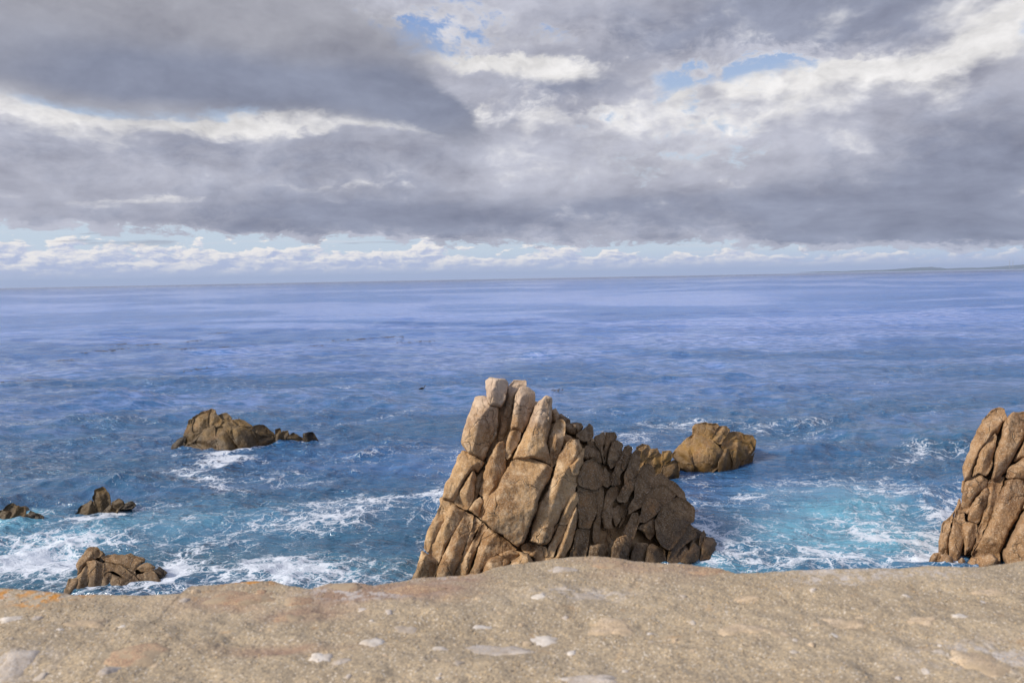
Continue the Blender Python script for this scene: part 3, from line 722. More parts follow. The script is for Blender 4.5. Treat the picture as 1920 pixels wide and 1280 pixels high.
# --- two golden rocks behind its right flank
T2_ = (3.764, 1020.0, 740.0)
d_c = lambda px, py: 30.9 + 0.004 * (890 - py) + 0.003 * (px - 1230)
build_rock('sea_rock', 'ochre jumble of blocks joining the tall stack to the rounder rock', d_c, [
 ([(655,372),(690,350),(742,365),(752,385),(722,442),(692,502),(660,530),(650,450)], dict(mat=0)), ([(750,385),(797,378),(802,402),(760,432),(730,442)],),
 ([(800,403),(832,420),(832,562),(788,558),(768,530),(745,482),(718,482),(730,450)], R((805,410),(800,550),.3,.4)), ([(830,403),(892,398),(902,452),(838,502)],),
 ([(848,500),(920,463),(952,480),(952,562),(930,640),(840,640),(832,555)], R((915,470),(900,610),.15,.5)), ([(832,560),(840,640),(740,640),(745,560),(788,560)],)],
 T2_, m_granite_gold, core=[(670,380),(760,390),(890,410),(940,490),(940,640),(660,640)], core_len=1.6, core_off=.3, seed=200, step=0.04, dflt=dict(prof=.27, swell=.13, fac=1.2, cuts=4), grow=-1.8)
d_d = lambda px, py: 32.8 + 0.006 * (890 - py) + 0.002 * (px - 1260) - 1.0 * np.exp(-((px - 1330) / 60.0) ** 2 - ((py - 870) / 50.0) ** 2)
build_rock('sea_rock', 'rounded golden brown rock with a wedge shaped front block right of the tall stack', d_d, [
 ([(898,430),(1000,320),(1060,272),(1045,340),(1030,400),(1050,492),(950,478)], R((1050,280),(1000,480),.1,.4)),
 ([(1060,270),(1102,273),(1202,340),(1250,385),(1252,422),(1232,512),(1150,590),(1050,590),(1050,492),(1030,400),(1045,340)], R((1080,330),(1240,420),.25,.45,.1,depth=.15)),
 ([(1050,240),(1080,208),(1140,196),(1222,215),(1232,225),(1202,282),(1160,308),(1102,280),(1050,272)], R((1090,230),(1210,260),.3,.5,.1)),
 ([(1230,225),(1280,218),(1312,250),(1292,282),(1242,347),(1178,312),(1208,272)], dict(depth=.05)),
 ([(1300,280),(1340,263),(1402,275),(1422,320),(1400,330),(1330,320),(1250,390),(1248,342)], dict(depth=-.1)),
 ([(1330,320),(1402,330),(1452,352),(1472,382),(1422,452),(1390,462),(1382,370),(1312,412),(1290,380),(1250,392)], R((1360,340),(1400,440),.3,.4,.1,depth=.05)),
 ([(1400,283),(1472,288),(1492,320),(1482,392),(1442,442),(1425,450),(1474,382),(1454,350),(1424,322)], dict(depth=-.05)),
 ([(1250,390),(1300,376),(1322,422),(1337,492),(1300,590),(1235,590),(1232,512),(1252,430)], dict(depth=.18)),
 ([(1320,405),(1375,363),(1392,462),(1370,492),(1350,580),(1310,590),(1337,490)], dict(depth=.2)),
 ([(1390,462),(1425,450),(1470,430),(1490,410),(1440,540),(1370,570),(1372,492)], dict(depth=-.1)),
 ([(950,478),(1050,492),(1060,590),(1000,600),(950,590),(948,500)], dict(depth=.2))],
 T2_, m_granite_gold, core=[(930,430),(1060,290),(1100,220),(1230,230),(1400,290),(1470,310),(1450,440),(1400,570),(940,590)], core_len=2.6, core_off=.4, seed=240, step=0.04, dflt=dict(prof=.27, swell=.13, fac=1.2, cuts=4), grow=-1.8)

# --- tall rock cut by the right edge of the picture
T3 = (3.88, 1720.0, 750.0)
d_e = lambda px, py: 20.6 + 0.0048 * (1060 - py) + 0.0035 * (1830 - px)
build_rock('sea_stack', 'tall reddish tan granite stack with leaning rounded slabs, cut by the right frame edge', d_e, [
 ([(590,60),(632,63),(645,110),(627,180),(592,240),(560,240),(500,310),(442,420),(382,560),(335,584),(328,530),(360,400),(410,280),(470,150),(540,83)], R((600,80),(370,560),.35,.5,.05)),
 ([(570,248),(584,270),(572,350),(547,430),(515,562),(440,527),(385,552),(430,440),(480,340)], R((565,270),(430,530),.2,.7,.05,depth=.12)),
 ([(690,92),(776,78),(820,90),(800,200),(770,300),(682,440),(602,562),(545,584),(528,560),(560,440),(600,300),(642,160)], R((700,120),(560,570),.4,.25,.08,depth=.06)),
 ([(690,80),(730,75),(720,90),(680,110),(668,112)], dict(depth=-.3)),
 ([(820,92),(960,160),(1000,300),(880,420),(776,412),(688,448),(770,302),(800,200)], dict(depth=.0)),
 ([(776,412),(880,420),(920,560),(776,586),(638,562),(660,500)], dict(depth=.12)), ([(960,160),(1120,300),(1160,700),(900,700),(920,560),(880,420),(1000,300)], dict(depth=-.05)),
 ([(420,523),(470,543),(512,582),(512,632),(440,682),(382,762),(362,832),(308,802),(318,700),(360,590)], R((455,550),(345,810),.25,.5)),
 ([(332,587),(360,585),(322,690),(310,662)], dict(depth=-.15)),
 ([(500,633),(512,670),(482,802),(436,892),(363,877),(373,780),(430,700)], R((480,660),(400,880),.2,.6,.05,depth=.08)),
 ([(520,580),(600,546),(642,560),(622,622),(562,762),(512,922),(462,992),(402,1112),(383,1132),(428,1000),(478,880),(508,720)], R((600,565),(420,1080),.4,.6,.05,depth=.05)),
 ([(645,573),(776,582),(802,702),(742,822),(662,982),(602,1112),(600,1300),(390,1300),(400,1115),(468,1000),(518,900),(578,740)], R((680,600),(510,1110),.2,.3,.1,depth=.08)),
 ([(776,586),(920,562),(900,700),(776,802),(742,822),(802,702)], dict(depth=.0)),
 ([(776,802),(900,700),(1160,700),(1160,1300),(640,1300),(628,1100),(680,980),(742,860)], dict(depth=.12)),
 ([(350,878),(436,892),(432,972),(382,1092),(340,1132),(338,1040),(333,950)], dict(depth=.02)),
 ([(440,912),(470,900),(442,992),(400,1092),(370,1122),(385,1080),(432,975)], dict(depth=-.1)),
 ([(280,778),(352,832),(342,1002),(300,1152),(290,1300),(215,1300),(222,1110),(240,950),(265,850)], R((300,810),(262,1120),.2,.4)),
 ([(300,713),(314,740),(307,802),(276,852),(268,800)], dict(depth=-.1)),
 ([(185,893),(242,838),(265,800),(242,952),(222,1112),(215,1300),(140,1300),(155,1110),(170,1010)], R((240,880),(190,1110),.2,.4,.05,depth=-.05)),
 ([(66,1192),(130,1120),(180,1113),(160,1160),(110,1230),(90,1300),(40,1300)], dict(depth=.5)), ([(182,1113),(240,1118),(264,1152),(268,1192),(230,1300),(100,1300),(160,1160)], dict(depth=.55)),
 ([(268,1190),(330,1133),(352,1190),(340,1300),(240,1300)], dict(depth=.5)), ([(356,1190),(400,1130),(540,1108),(582,1150),(562,1202),(540,1300),(340,1300)], dict(depth=.55))],
 T3, m_granite_red, core=[(600,100),(720,110),(960,200),(1120,330),(1130,1300),(100,1300),(200,930),(340,600),(480,190)], core_len=3.2, seed=300)

# --- low rocks on the left
T4 = (3.097, 0.0, 750.0)
def d_f(px, py): return 38.4 - 1.0 * np.exp(-((px - 420) / 60.0) ** 2 - ((py - 850) / 55.0) ** 2) + 0.006 * (845 - py) + 0.005 * np.maximum(px - 470, 0)
build_rock('sea_rock', 'long low brown rock with a humped left end and a tail of small blocks', d_f, [
 ([(1120,102),(1180,68),(1215,62),(1205,110),(1200,162),(1150,197),(1110,182),(1105,150)],), ([(1207,68),(1222,53),(1250,58),(1252,75),(1287,118),(1272,152),(1200,162)],),
 ([(1100,115),(1120,108),(1110,182),(1157,200),(1120,242),(1073,257),(1068,220),(1090,150)], R((1130,180),(1085,250),.1,.5,.1)),
 ([(1160,200),(1202,165),(1246,150),(1252,230),(1264,292),(1190,302),(1128,245)], R((1200,180),(1190,300),.2,.3)), ([(1245,155),(1300,148),(1342,210),(1362,242),(1402,292),(1268,296),(1254,230)], R((1280,170),(1320,290),.2,.3)),
 ([(1280,120),(1340,113),(1372,150),(1347,202),(1300,155)],), ([(1343,160),(1402,153),(1472,190),(1497,242),(1492,277),(1405,292),(1363,242),(1338,190)], R((1370,180),(1450,270),.2,.3,.1,depth=.1)),
 ([(1263,85),(1310,76),(1342,100),(1320,117),(1280,114)], dict(depth=-.2)), ([(1345,113),(1402,118),(1462,145),(1467,165),(1380,152)], dict(depth=-.1)), ([(1473,155),(1522,148),(1582,190),(1592,232),(1530,202),(1500,227),(1478,195)],),
 ([(1530,203),(1575,200),(1592,242),(1580,270),(1500,274),(1498,230)],), ([(1600,175),(1627,166),(1642,202),(1642,262),(1588,267),(1593,220)],), ([(1640,180),(1672,178),(1682,210),(1662,257),(1640,262)],), ([(1670,215),(1702,190),(1727,205),(1767,225),(1757,252),(1668,258)],),
 ([(1758,195),(1812,188),(1832,220),(1856,247),(1840,290),(1780,290),(1763,240)], dict(mat=1)), ([(998,267),(1040,230),(1077,213),(1072,255),(1050,287),(1045,320),(1000,310)], dict(mat=1)),
 ([(1058,280),(1100,252),(1152,270),(1192,302),(1180,370),(1050,370)],), ([(1190,302),(1268,297),(1402,292),(1495,277),(1500,360),(1180,370)],), ([(1495,276),(1585,268),(1640,263),(1700,255),(1700,320),(1500,360)],)],
 T4, m_granite_olive, core=[(1060,260),(1110,140),(1220,75),(1340,120),(1480,170),(1640,200),(1800,210),(1830,270),(1500,360),(1050,360)], core_len=2.2, core_off=.35, mats=[m_granite_olive, m_wet], seed=400, step=0.045, dflt=dict(prof=.27, swell=.13, fac=1.2, cuts=4), grow=-1.8)
d_g = lambda px, py: 27.4 + 0.004 * (970 - py)
build_rock('sea_rock', 'small dark pointed rock with two little knobs on its right, amid left foam', d_g, [
 ([(550,520),(600,506),(637,560),(637,612),(590,662),(560,642),(538,570)], R((585,520),(580,650),.35,.5)), ([(428,682),(470,620),(530,575),(555,642),(582,682),(580,740),(420,740)], R((530,590),(500,700),.25,.5)),
 ([(655,590),(688,572),(710,588),(720,612),(690,632),(653,618)],), ([(590,664),(637,612),(667,620),(690,634),(675,660),(640,740),(582,740),(582,684)],), ([(725,605),(765,588),(782,612),(760,630),(690,634)], dict(mat=1))],
 T4, m_granite_olive, core=[(450,680),(545,540),(600,520),(650,590),(710,600),(720,640),(660,740),(420,740)], core_len=1.0, core_off=.25, mats=[m_granite_olive, m_wet], seed=440, dflt=dict(prof=.27, swell=.13, fac=1.2, cuts=4), grow=-1.8, back_len=0.6)
d_h = lambda px, py: 26.7 + 0.004 * (980 - py)
build_rock('sea_rock', 'low dark rock with a flat wet tip, cut by the left frame edge', d_h, [
 ([(-90,690),(0,640),(70,600),(95,620),(60,690),(0,747),(-20,800),(-120,800)], R((50,620),(10,740),.3,.4)), ([(70,600),(147,625),(147,672),(72,692),(60,800),(-20,800),(0,747),(60,690),(95,620)],), ([(150,667),(180,643),(215,660),(200,690),(155,692)], dict(mat=1)), ([(200,690),(215,660),(252,677),(254,694),(230,720),(150,720),(152,692)], dict(mat=1))],
 T4, m_granite_olive, core=[(-80,700),(60,620),(140,640),(230,680),(200,740),(40,800),(-110,800)], core_len=1.2, core_off=.25, mats=[m_granite_olive, m_wet], seed=460, dflt=dict(prof=.27, swell=.13, fac=1.2, cuts=4), grow=-1.8, back_len=0.7)
def d_i(px, py): return 20.3 + 0.010 * (1110 - py) + 0.003 * (px - 150)
build_rock('sea_rock', 'layered brown rock with upright slabs on its left, close above the ledge at left', d_i, [
 ([(530,855),(565,848),(590,885),(582,912),(510,942),(440,1012),(448,960),(500,880)], R((560,860),(460,990),.15,.6,.1,depth=-.1)), ([(510,940),(560,933),(602,950),(607,982),(577,1112),(570,1190),(500,1190),(508,1117),(518,1020)], R((560,945),(545,1110),.15,.5)),
 ([(440,1030),(500,960),(513,952),(518,1020),(503,1120),(495,1190),(430,1190),(438,1125),(455,1060)],), ([(368,1112),(400,1040),(457,1025),(440,1130),(430,1190),(350,1190)],),
 ([(590,910),(652,896),(742,905),(842,940),(800,962),(782,992),(700,962),(620,932)], dict(depth=-.1)), ([(605,940),(692,950),(802,1040),(817,1062),(720,1032),(650,992),(600,1002)], dict(depth=.0)),
 ([(622,930),(700,960),(780,990),(800,1036),(700,950)], dict(depth=-.05)),
 ([(600,1005),(652,1000),(642,1080),(637,1190),(575,1190),(580,1115)],), ([(650,1000),(720,1035),(817,1065),(817,1115),(810,1190),(638,1190),(643,1082)], R((690,1030),(700,1120),.2,.25)),
 ([(700,905),(762,891),(837,930),(832,947),(770,942)], dict(depth=-.25)), ([(785,970),(850,943),(902,970),(882,992),(820,987)], dict(depth=-.1)), ([(800,1000),(882,993),(942,1050),(932,1077),(830,1062)], dict(depth=.0)),
 ([(820,1075),(862,1060),(922,1080),(850,1107),(815,1112)], dict(depth=.05)), ([(812,1112),(850,1107),(925,1082),(935,1100),(880,1190),(808,1190)], dict(depth=.05)), ([(885,985),(930,968),(972,1000),(942,1032),(900,1012)], dict(mat=1, depth=-.1))],
 T4, m_granite_olive, core=[(460,990),(540,880),(640,920),(740,915),(840,950),(930,1010),(920,1100),(880,1190),(370,1190)], core_len=1.5, core_off=.3, mats=[m_granite_layer, m_wet], seed=480, dflt=dict(prof=.42, swell=.20, fac=.8, cuts=2), grow=-0.8, back_len=0.8)

# ------------------------------------------------------------------ the sandstone ledge under the lens
LZ = CAM_Z - 0.42
EDGE = [(-900,1095),(-300,1090),(0,1097),(50,1100),(100,1106),(140,1113),(200,1112),(260,1114),(340,1110),(360,1096),(425,1091),(470,1086),(510,1085),(545,1095),(585,1099),(610,1092),(640,1087),(668,1086),(700,1094),(775,1081),(850,1074),(900,1071),(925,1062),(960,1056),(1035,1046),(1110,1041),(1180,1049),(1240,1054),(1285,1054),(1340,1062),(1380,1074),(1430,1070),(1500,1061),(1560,1062),(1610,1062),(1690,1062),(1740,1057),(1800,1061),(1850,1058),(1920,1048),(2300,1050),(2900,1060)]
EW = np.array([on_level(x, y, LZ) for x, y in EDGE])
def y_edge(x):
    x = np.asarray(x, float); o = np.clip((np.abs(x) - 0.85) / 0.3, 0, 1)
    return np.interp(x, EW[:, 0], EW[:, 1]) + o * (0.05 * fbm(np.stack([x * 2.2, x * 0 + 2, x * 0], -1), 4))
def ledge_z(x, y, fine=True):
    e = y - y_edge(x)
    p = np.stack([x, y, x * 0], -1)
    damp = np.clip(-e / 0.10, 0.34, 1.0)
    z = LZ + fbm(p * np.array([7, 11, 1]), 4) * 0.0085 * damp + fbm(p * 38 + 7, 4) * 0.0018 * np.clip(damp * 1.5, .3, 1)
    z = z - np.clip(vnoise(p * np.array([24, 34, 1]) + 50) - 0.55, 0, 1) * 0.007 * damp
    if fine: z = z + vnoise(p * 330) * 0.00042 + vnoise(p * 640 + 3) * 0.00034
    r = np.clip(e + 0.012, 0, None); z = z - 15.0 * np.minimum(r, .05) ** 2 - np.clip(e - 0.038, 0, None) * 2.6
    return z
m_ledge, nt, b, out = new_mat('gritty_sandstone')
Pp = position(nt)
g1 = noise(nt, Pp, 330.0, 3, 0.7); g2 = noise(nt, Pp, 9.0, 5, 0.6); g3 = noise(nt, Pp, 45.0, 5, 0.65)
gv = voronoi(nt, Pp, 560.0, 'F1', 'Color'); gvx, gvy, _ = separate(nt, gv)
c = mixc(nt, g2.ss(0.35, 0.68), (0.315, 0.258, 0.188), (0.400, 0.328, 0.236))
c = mixc(nt, g3.ss(0.48, 0.70) * 0.45, c, (0.255, 0.205, 0.150))
c = mixc(nt, gvx.ss(0.68, 1.0) * 0.75, c, (0.54, 0.42, 0.27)); c = mixc(nt, gvx.ss(0.30, 0.0) * 0.6, c, (0.130, 0.110, 0.090))
c = mixc(nt, (gvy.ss(0.93, 0.97)) * 0.8, c, (0.62, 0.56, 0.48))
rd = noise(nt, vmul(nt, Pp, (5, 9, 5)), 1.0, 5, 0.6)
c = mixc(nt, attr(nt, 'red') * rd.ss(0.38, 0.58) * 0.70, c, (0.250, 0.155, 0.120))
c = mixc(nt, attr(nt, 'pale') * noise(nt, Pp, 70.0, 5, 0.7).ss(0.45, 0.60) * 0.8, c, (0.50, 0.47, 0.46))
oc = noise(nt, Pp, 22.0, 5, 0.65)
c = mixc(nt, oc.ss(0.60, 0.74) * 0.45, c, (0.40, 0.235, 0.110))
c = mixc(nt, attr(nt, 'lichen') * noise(nt, Pp, 60.0, 5, 0.65).ss(0.46, 0.56) * 0.9, c, (0.50, 0.215, 0.030))
nt.links.new(c.s, b.inputs['Base Color']); b.inputs['Roughness'].default_value = 0.92; b.inputs['Specular IOR Level'].default_value = 0.2
nb = bump(nt, g1 + g3 * 2.0, 0.8, 0.0012); nt.links.new(nb.s, b.inputs['Normal'])

lx = np.concatenate([[-8, -5, -3.4], np.arange(-2.6, -.862, .0065), np.linspace(-.86, .86, 1180), np.arange(.866, 2.6, .0065), [3.4, 5, 8]])
ev = np.concatenate([[-1.6, -.9, -.6], np.linspace(-.46, .03, 330), [.034, .038, .05, .08, .15, .4, 1.0, 2.6, 3.4]])      # distance from the edge
LXg, EVg = np.meshgrid(lx, ev); LYg = y_edge(LXg) + EVg
LXg = LXg * (1 + 0 * EVg)
zg = ledge_z(LXg, LYg)
LYg = np.where(EVg > 0.05, y_edge(LXg) + 0.05 + (EVg - 0.05) * 0.45, LYg)
zg = np.maximum(zg, -2.0); zg[-1, :] = -2.0
def lblob(px, py, w, h):
    c0 = on_level(px, py, LZ); ex = on_level(px + w, py, LZ)[0] - c0[0]; ey = abs(on_level(px, py - h, LZ)[1] - on_level(px, py + h, LZ)[1]) / 2
    return np.exp(-0.5 * (((LXg - c0[0]) / ex) ** 2 + ((LYg - c0[1]) / ey) ** 2))
red = sum(lblob(*q) for q in [(440, 1110, 90, 16), (500, 1125, 60, 14), (650, 1105, 50, 14), (760, 1105, 90, 16), (1140, 1065, 60, 14), (1330, 1070, 60, 12), (860, 1090, 40, 10), (560, 1145, 70, 10), (540, 1215, 90, 6)])
pale = sum(lblob(*q) for q in [(60, 1112, 70, 8), (30, 1245, 40, 16), (690, 1112, 60, 8), (640, 1105, 40, 8), (830, 1078, 40, 6), (1090, 1115, 60, 8), (1700, 1075, 80, 6), (1540, 1065, 60, 6), (1560, 1085, 50, 6), (1850, 1230, 90, 20)])
lich = sum(lblob(*q) for q in [(15, 1110, 26, 7), (85, 1113, 34, 8), (140, 1116, 30, 5), (65, 1132, 24, 6), (470, 1088, 14, 4), (510, 1086, 12, 4), (455, 1090, 30, 4), (875, 1072, 18, 3)])
ledge_root = bpy.data.objects.new('rock_ledge', None); COL.objects.link(ledge_root); ledge_root.location = (0, 0.9, LZ)
set_props(ledge_root, 'gritty tan sandstone ledge with pale stone chips running across the whole foreground', 'ledge')
org = np.array(ledge_root.location)
mesh_obj('ledge_surface', np.stack([LXg, LYg, zg], -1).reshape(-1, 3) - org, grid_faces(*LXg.shape), m_ledge, ledge_root,
         attrs={'red': np.clip(red, 0, 1).ravel(), 'pale': np.clip(pale, 0, 1).ravel(), 'lichen': np.clip(lich, 0, 1).ravel()})

def stone_mat(name, a, b_, k=60.0, bstr=.5, grit=0.0):
    m, nt, b, out = new_mat(name); Pp = position(nt)
    n = noise(nt, Pp, k, 6, 0.65); n2_ = noise(nt, Pp, k * 6, 3, 0.6)
    c = mixc(nt, n.ss(0.35, 0.65), a, b_); c = mixc(nt, n2_.ss(0.58, 0.75) * 0.5, c, tuple(v * .5 for v in a))
    if grit:
        q = separate(nt, voronoi(nt, Pp, 780.0, 'F1', 'Color'))[0]
        c = mixc(nt, q.ss(0.62, 1.0) * grit, c, (0.50, 0.38, 0.24)); c = mixc(nt, q.ss(0.35, 0.0) * grit, c, (0.16, 0.12, 0.09))
        c = mixc(nt, noise(nt, Pp, 26.0, 5, 0.7).ss(0.46, 0.60) * grit, c, (0.33, 0.26, 0.18))
    nt.links.new(c.s, b.inputs['Base Color'])
    b.inputs['Roughness'].default_value = 0.85; nb = bump(nt, n + n2_ * 0.5, bstr, 0.002); nt.links.new(nb.s, b.inputs['Normal']); return m
m_white = stone_mat('pale_quartz', (0.42, 0.37, 0.32), (0.60, 0.56, 0.52)); m_grey = stone_mat('grey_chip', (0.36, 0.32, 0.29), (0.50, 0.46, 0.43), 60.0, .6, .45)
m_buff = stone_mat('buff_stone', (0.42, 0.32, 0.22), (0.56, 0.45, 0.33), 40.0, .7, .8); m_rust = stone_mat('rusty_stone', (0.26, 0.155, 0.100), (0.40, 0.27, 0.18), 30.0, .8, .9)
def chip(px, py, w, h, hgt, mat, seed, sink=0.55):
    r_ = np.random.default_rng(seed); c0 = on_level(px, py, LZ)
    sx = abs(on_level(px + w / 2, py, LZ)[0] - c0[0]); sy = abs(on_level(px, py - h / 2, LZ)[1] - on_level(px, py + h / 2, LZ)[1]) / 2
    n = 22 if w > 30 else 10; rings = 5; verts = []; faces = []
    ang0 = np.linspace(0, 2 * math.pi, n, endpoint=False)
    rad = 1 + 0.13 * vnoise(np.c_[np.cos(ang0) * 4 + seed, np.sin(ang0) * 4, ang0 * 0 + seed]) + 0.45 * vnoise(np.c_[np.cos(ang0) * 1.6 + seed, np.sin(ang0) * 1.6, ang0 * 0 + seed * .3]) + 0.30 * (r_.random(n) - .5)
    zc = lambda x, y: ledge_z(np.asarray(x), np.asarray(y), False)
    tilt = r_.uniform(-.35, .35, 2)
    for k in range(rings):
        f = 1 - k / rings; hh = hgt * ((1 - f ** 2.6) ** .5)
        for j in range(n):
            x = c0[0] + sx * rad[j] * f * math.cos(ang0[j]); y = c0[1] + sy * rad[j] * f * math.sin(ang0[j])
            z = float(zc(x, y)) - hgt * sink + hh * (1 + tilt[0] * (x - c0[0]) / sx + tilt[1] * (y - c0[1]) / sy) + hgt * .22 * float(vnoise(np.array([x * 90, y * 90, seed]))) * (k > 0)
            verts.append((x, y, z))
    verts.append((c0[0], c0[1], float(zc(c0[0], c0[1])) + hgt * (1 - sink)))
    for k in range(rings - 1):
        for j in range(n):
            a, b_ = k * n + j, k * n + (j + 1) % n; faces.append((a, b_, b_ + n, a + n))
    t0 = (rings - 1) * n
    for j in range(n): faces.append((t0 + j, t0 + (j + 1) % n, len(verts) - 1))
    return mesh_obj('stone_chip', np.array(verts) - org, faces, mat, ledge_root)
for i, q in enumerate([(700,1203,52,18,.005,m_white),(604,1228,48,20,.006,m_white),(640,1238,40,12,.004,m_grey),(828,1212,44,8,.003,m_white),(940,1211,150,28,.005,m_grey),(1020,1192,66,20,.003,m_white),(1070,1220,24,10,.004,m_white),(1140,1174,110,28,.008,m_buff),(1168,1186,60,14,.005,m_buff),
        (1218,1183,16,7,.003,m_white),(1390,1183,110,34,.006,m_buff),(1450,1192,60,16,.004,m_buff),(1400,1120,60,12,.005,m_buff),(1580,1170,80,18,.004,m_buff),(1490,1206,14,6,.003,m_white),(905,1170,40,7,.003,m_white),(760,1180,50,16,.003,m_grey),(1010,1126,32,8,.003,m_white),(1100,1118,70,14,.003,m_grey),
        (1800,1154,40,10,.004,m_white),(1730,1165,90,16,.004,m_buff),(1600,1095,26,6,.003,m_white),(1850,1110,80,14,.004,m_buff),(20,1160,50,12,.004,m_white),(160,1170,84,18,.005,m_buff),(28,1245,70,44,.006,m_grey),(75,1258,26,12,.005,m_white),(370,1108,20,10,.006,m_buff),(70,1160,22,8,.003,m_grey),
        (250,1235,130,34,.006,m_rust),(205,1262,40,18,.006,m_grey),(450,1118,130,26,.007,m_rust),(560,1125,60,18,.005,m_rust),(490,1107,30,10,.006,m_rust),(650,1100,70,16,.006,m_rust),(780,1102,110,20,.006,m_rust),(1060,1068,60,12,.005,m_grey),(1140,1060,70,12,.006,m_rust),(1330,1072,80,12,.005,m_rust),
        (540,1155,80,12,.004,m_rust),(1830,1240,130,50,.007,m_buff),(1100,1276,130,16,.005,m_grey),(345,1125,20,8,.004,m_grey),(230,1178,20,6,.003,m_white),(680,1140,24,8,.003,m_grey),(1280,1118,20,6,.003,m_grey),(1700,1120,26,6,.003,m_white),(940,1150,22,6,.003,m_buff),(320,1200,24,7,.003,m_buff),(860,1246,26,8,.003,m_grey)]):
    chip(*q, seed=600 + i)
for i in range(96):
    pyy = 1112 + 165 * rng.random() ** .8; w_ = rng.uniform(6, 17)
    chip(rng.uniform(0, 1920) if i < 44 else rng.choice([-1, 1]) * rng.uniform(1000, 3200) + 960, pyy, w_, w_ * rng.uniform(.3, .55), rng.uniform(.001, .003), [m_white, m_grey, m_buff, m_buff, m_grey][i % 5], 800 + i, .25)

# loose grains of sand over the ledge, beyond counting: one object
N = 60000
gx = np.where(rng.random(N) < .72, rng.uniform(-.84, .84, N), rng.uniform(-2.2, 2.2, N)); ge = -rng.random(N) ** 1.2 * .45 - 0.004; gy = y_edge(gx) + ge
keep = (fbm(np.stack([gx * 9, gy * 14, gx * 0], -1), 3) + rng.normal(0, .35, N)) > -0.05
gx, gy = gx[keep], gy[keep]; N = len(gx); gz = ledge_z(gx, gy)
gr = 0.00036 + 0.0009 * rng.random(N) ** 3
octv = np.array([[1, 0, 0], [0, 1, 0], [-1, 0, 0], [0, -1, 0], [0, 0, .8], [0, 0, -.8]])
octf = np.array([[0, 1, 4], [1, 2, 4], [2, 3, 4], [3, 0, 4], [1, 0, 5], [2, 1, 5], [3, 2, 5], [0, 3, 5]])
vv = octv[None] * gr[:, None, None] * (0.7 + 0.6 * rng.random((N, 6, 1)))
a = rng.random(N) * 6.28; cs, sn = np.cos(a)[:, None], np.sin(a)[:, None]
vv = np.stack([vv[..., 0] * cs - vv[..., 1] * sn, vv[..., 0] * sn + vv[..., 1] * cs, vv[..., 2]], -1) + np.stack([gx, gy, gz + gr * .25], -1)[:, None]
ff = (octf[None] + (np.arange(N) * 6)[:, None, None]).reshape(-1, 3)
m_grain, nt, b, out = new_mat('sand_grain')
t = attr(nt, 'tone')
c = mixc(nt, t.ss(0.0, 0.5), (0.16, 0.135, 0.11), (0.36, 0.27, 0.17)); c = mixc(nt, t.ss(0.5, 0.85), c, (0.58, 0.43, 0.25)); c = mixc(nt, t.ss(0.93, 1.0), c, (0.70, 0.64, 0.56))
nt.links.new(c.s, b.inputs['Base Color']); b.inputs['Roughness'].default_value = .8
grains = mesh_obj('sand_grains', vv.reshape(-1, 3) - org, ff, m_grain, ledge_root, smooth=False, attrs={'tone': np.repeat(rng.random(N), 6)})
set_props(grains, kind='stuff')

# ------------------------------------------------------------------ far shore, stacks, kelp, a bird on the water
m_hill, nt, b, out = new_mat('far_shore'); Pp = position(nt)
c = mixc(nt, noise(nt, Pp, 0.004, 4, 0.6).ss(0.4, 0.6), (0.030, 0.045, 0.040), (0.060, 0.070, 0.055)); nt.links.new(c.s, b.inputs['Base Color']); b.inputs['Roughness'].default_value = 1
FD = 24000.0
px = np.linspace(1535, 2700, 160); hx = at_depth(px, np.full(160, 500.0), np.full(160, FD))[:, 0]
hgt = np.clip((px - 1535) / 260, 0, 1) ** .8 * (70 + 120 * np.clip((px - 1600) / 500, 0, 1)) * (0.75 + 0.5 * fbm(np.c_[px / 60, px * 0, px * 0], 4)) + 14 * (vnoise(np.c_[px / 7, px * 0, px * 0 + 4]) > .3)
hgt = np.maximum(hgt, 6); hgt[0] = -3
rows = []
for fy, fz in [(-900, -.02), (-500, .18), (-150, .8), (0, 1.0), (900, .9), (2500, .5)]:
    zz_ = hgt * fz * 1.0 - 8 + (fbm(np.c_[px / 25, px * 0 + fy, px * 0], 3) * 8 if fz > .1 else -3)
    rows.append(np.c_[hx, np.full(160, FD + fy), zz_])
set_props(mesh_obj('far_shore', np.concatenate(rows), grid_faces(6, 160), m_hill), kind='structure')
m_conc, nt, b, out = new_mat('pale_concrete'); b.inputs['Base Color'].default_value = (.38, .38, .38, 1)
def chimney(pxx, h):
    p = at_depth(np.array([pxx]), np.array([500.]), np.array([FD - 300]))[0]; vs, fs = [], []
    for k, (r_, z) in enumerate([(9, 0), (7.5, h * .5), (6.5, h * .96), (7.6, h * .97), (7.6, h)]):
        for j in range(10): vs.append((r_ * math.cos(j * .628), r_ * math.sin(j * .628), z))
        if k: fs += [((k - 1) * 10 + j, (k - 1) * 10 + (j + 1) % 10, k * 10 + (j + 1) % 10, k * 10 + j) for j in range(10)]
    fs.append(tuple(range(40, 50)))
    o = mesh_obj('smokestack', vs, fs, m_conc); o.location = (p[0], p[1], -10); return o
set_props(chimney(1893, 270), 'left one of two thin smokestacks on the far shore at right', 'smokestack', 'smokestacks on the far shore')
set_props(chimney(1899, 270), 'right one of two thin smokestacks on the far shore at right', 'smokestack', 'smokestacks on the far shore')

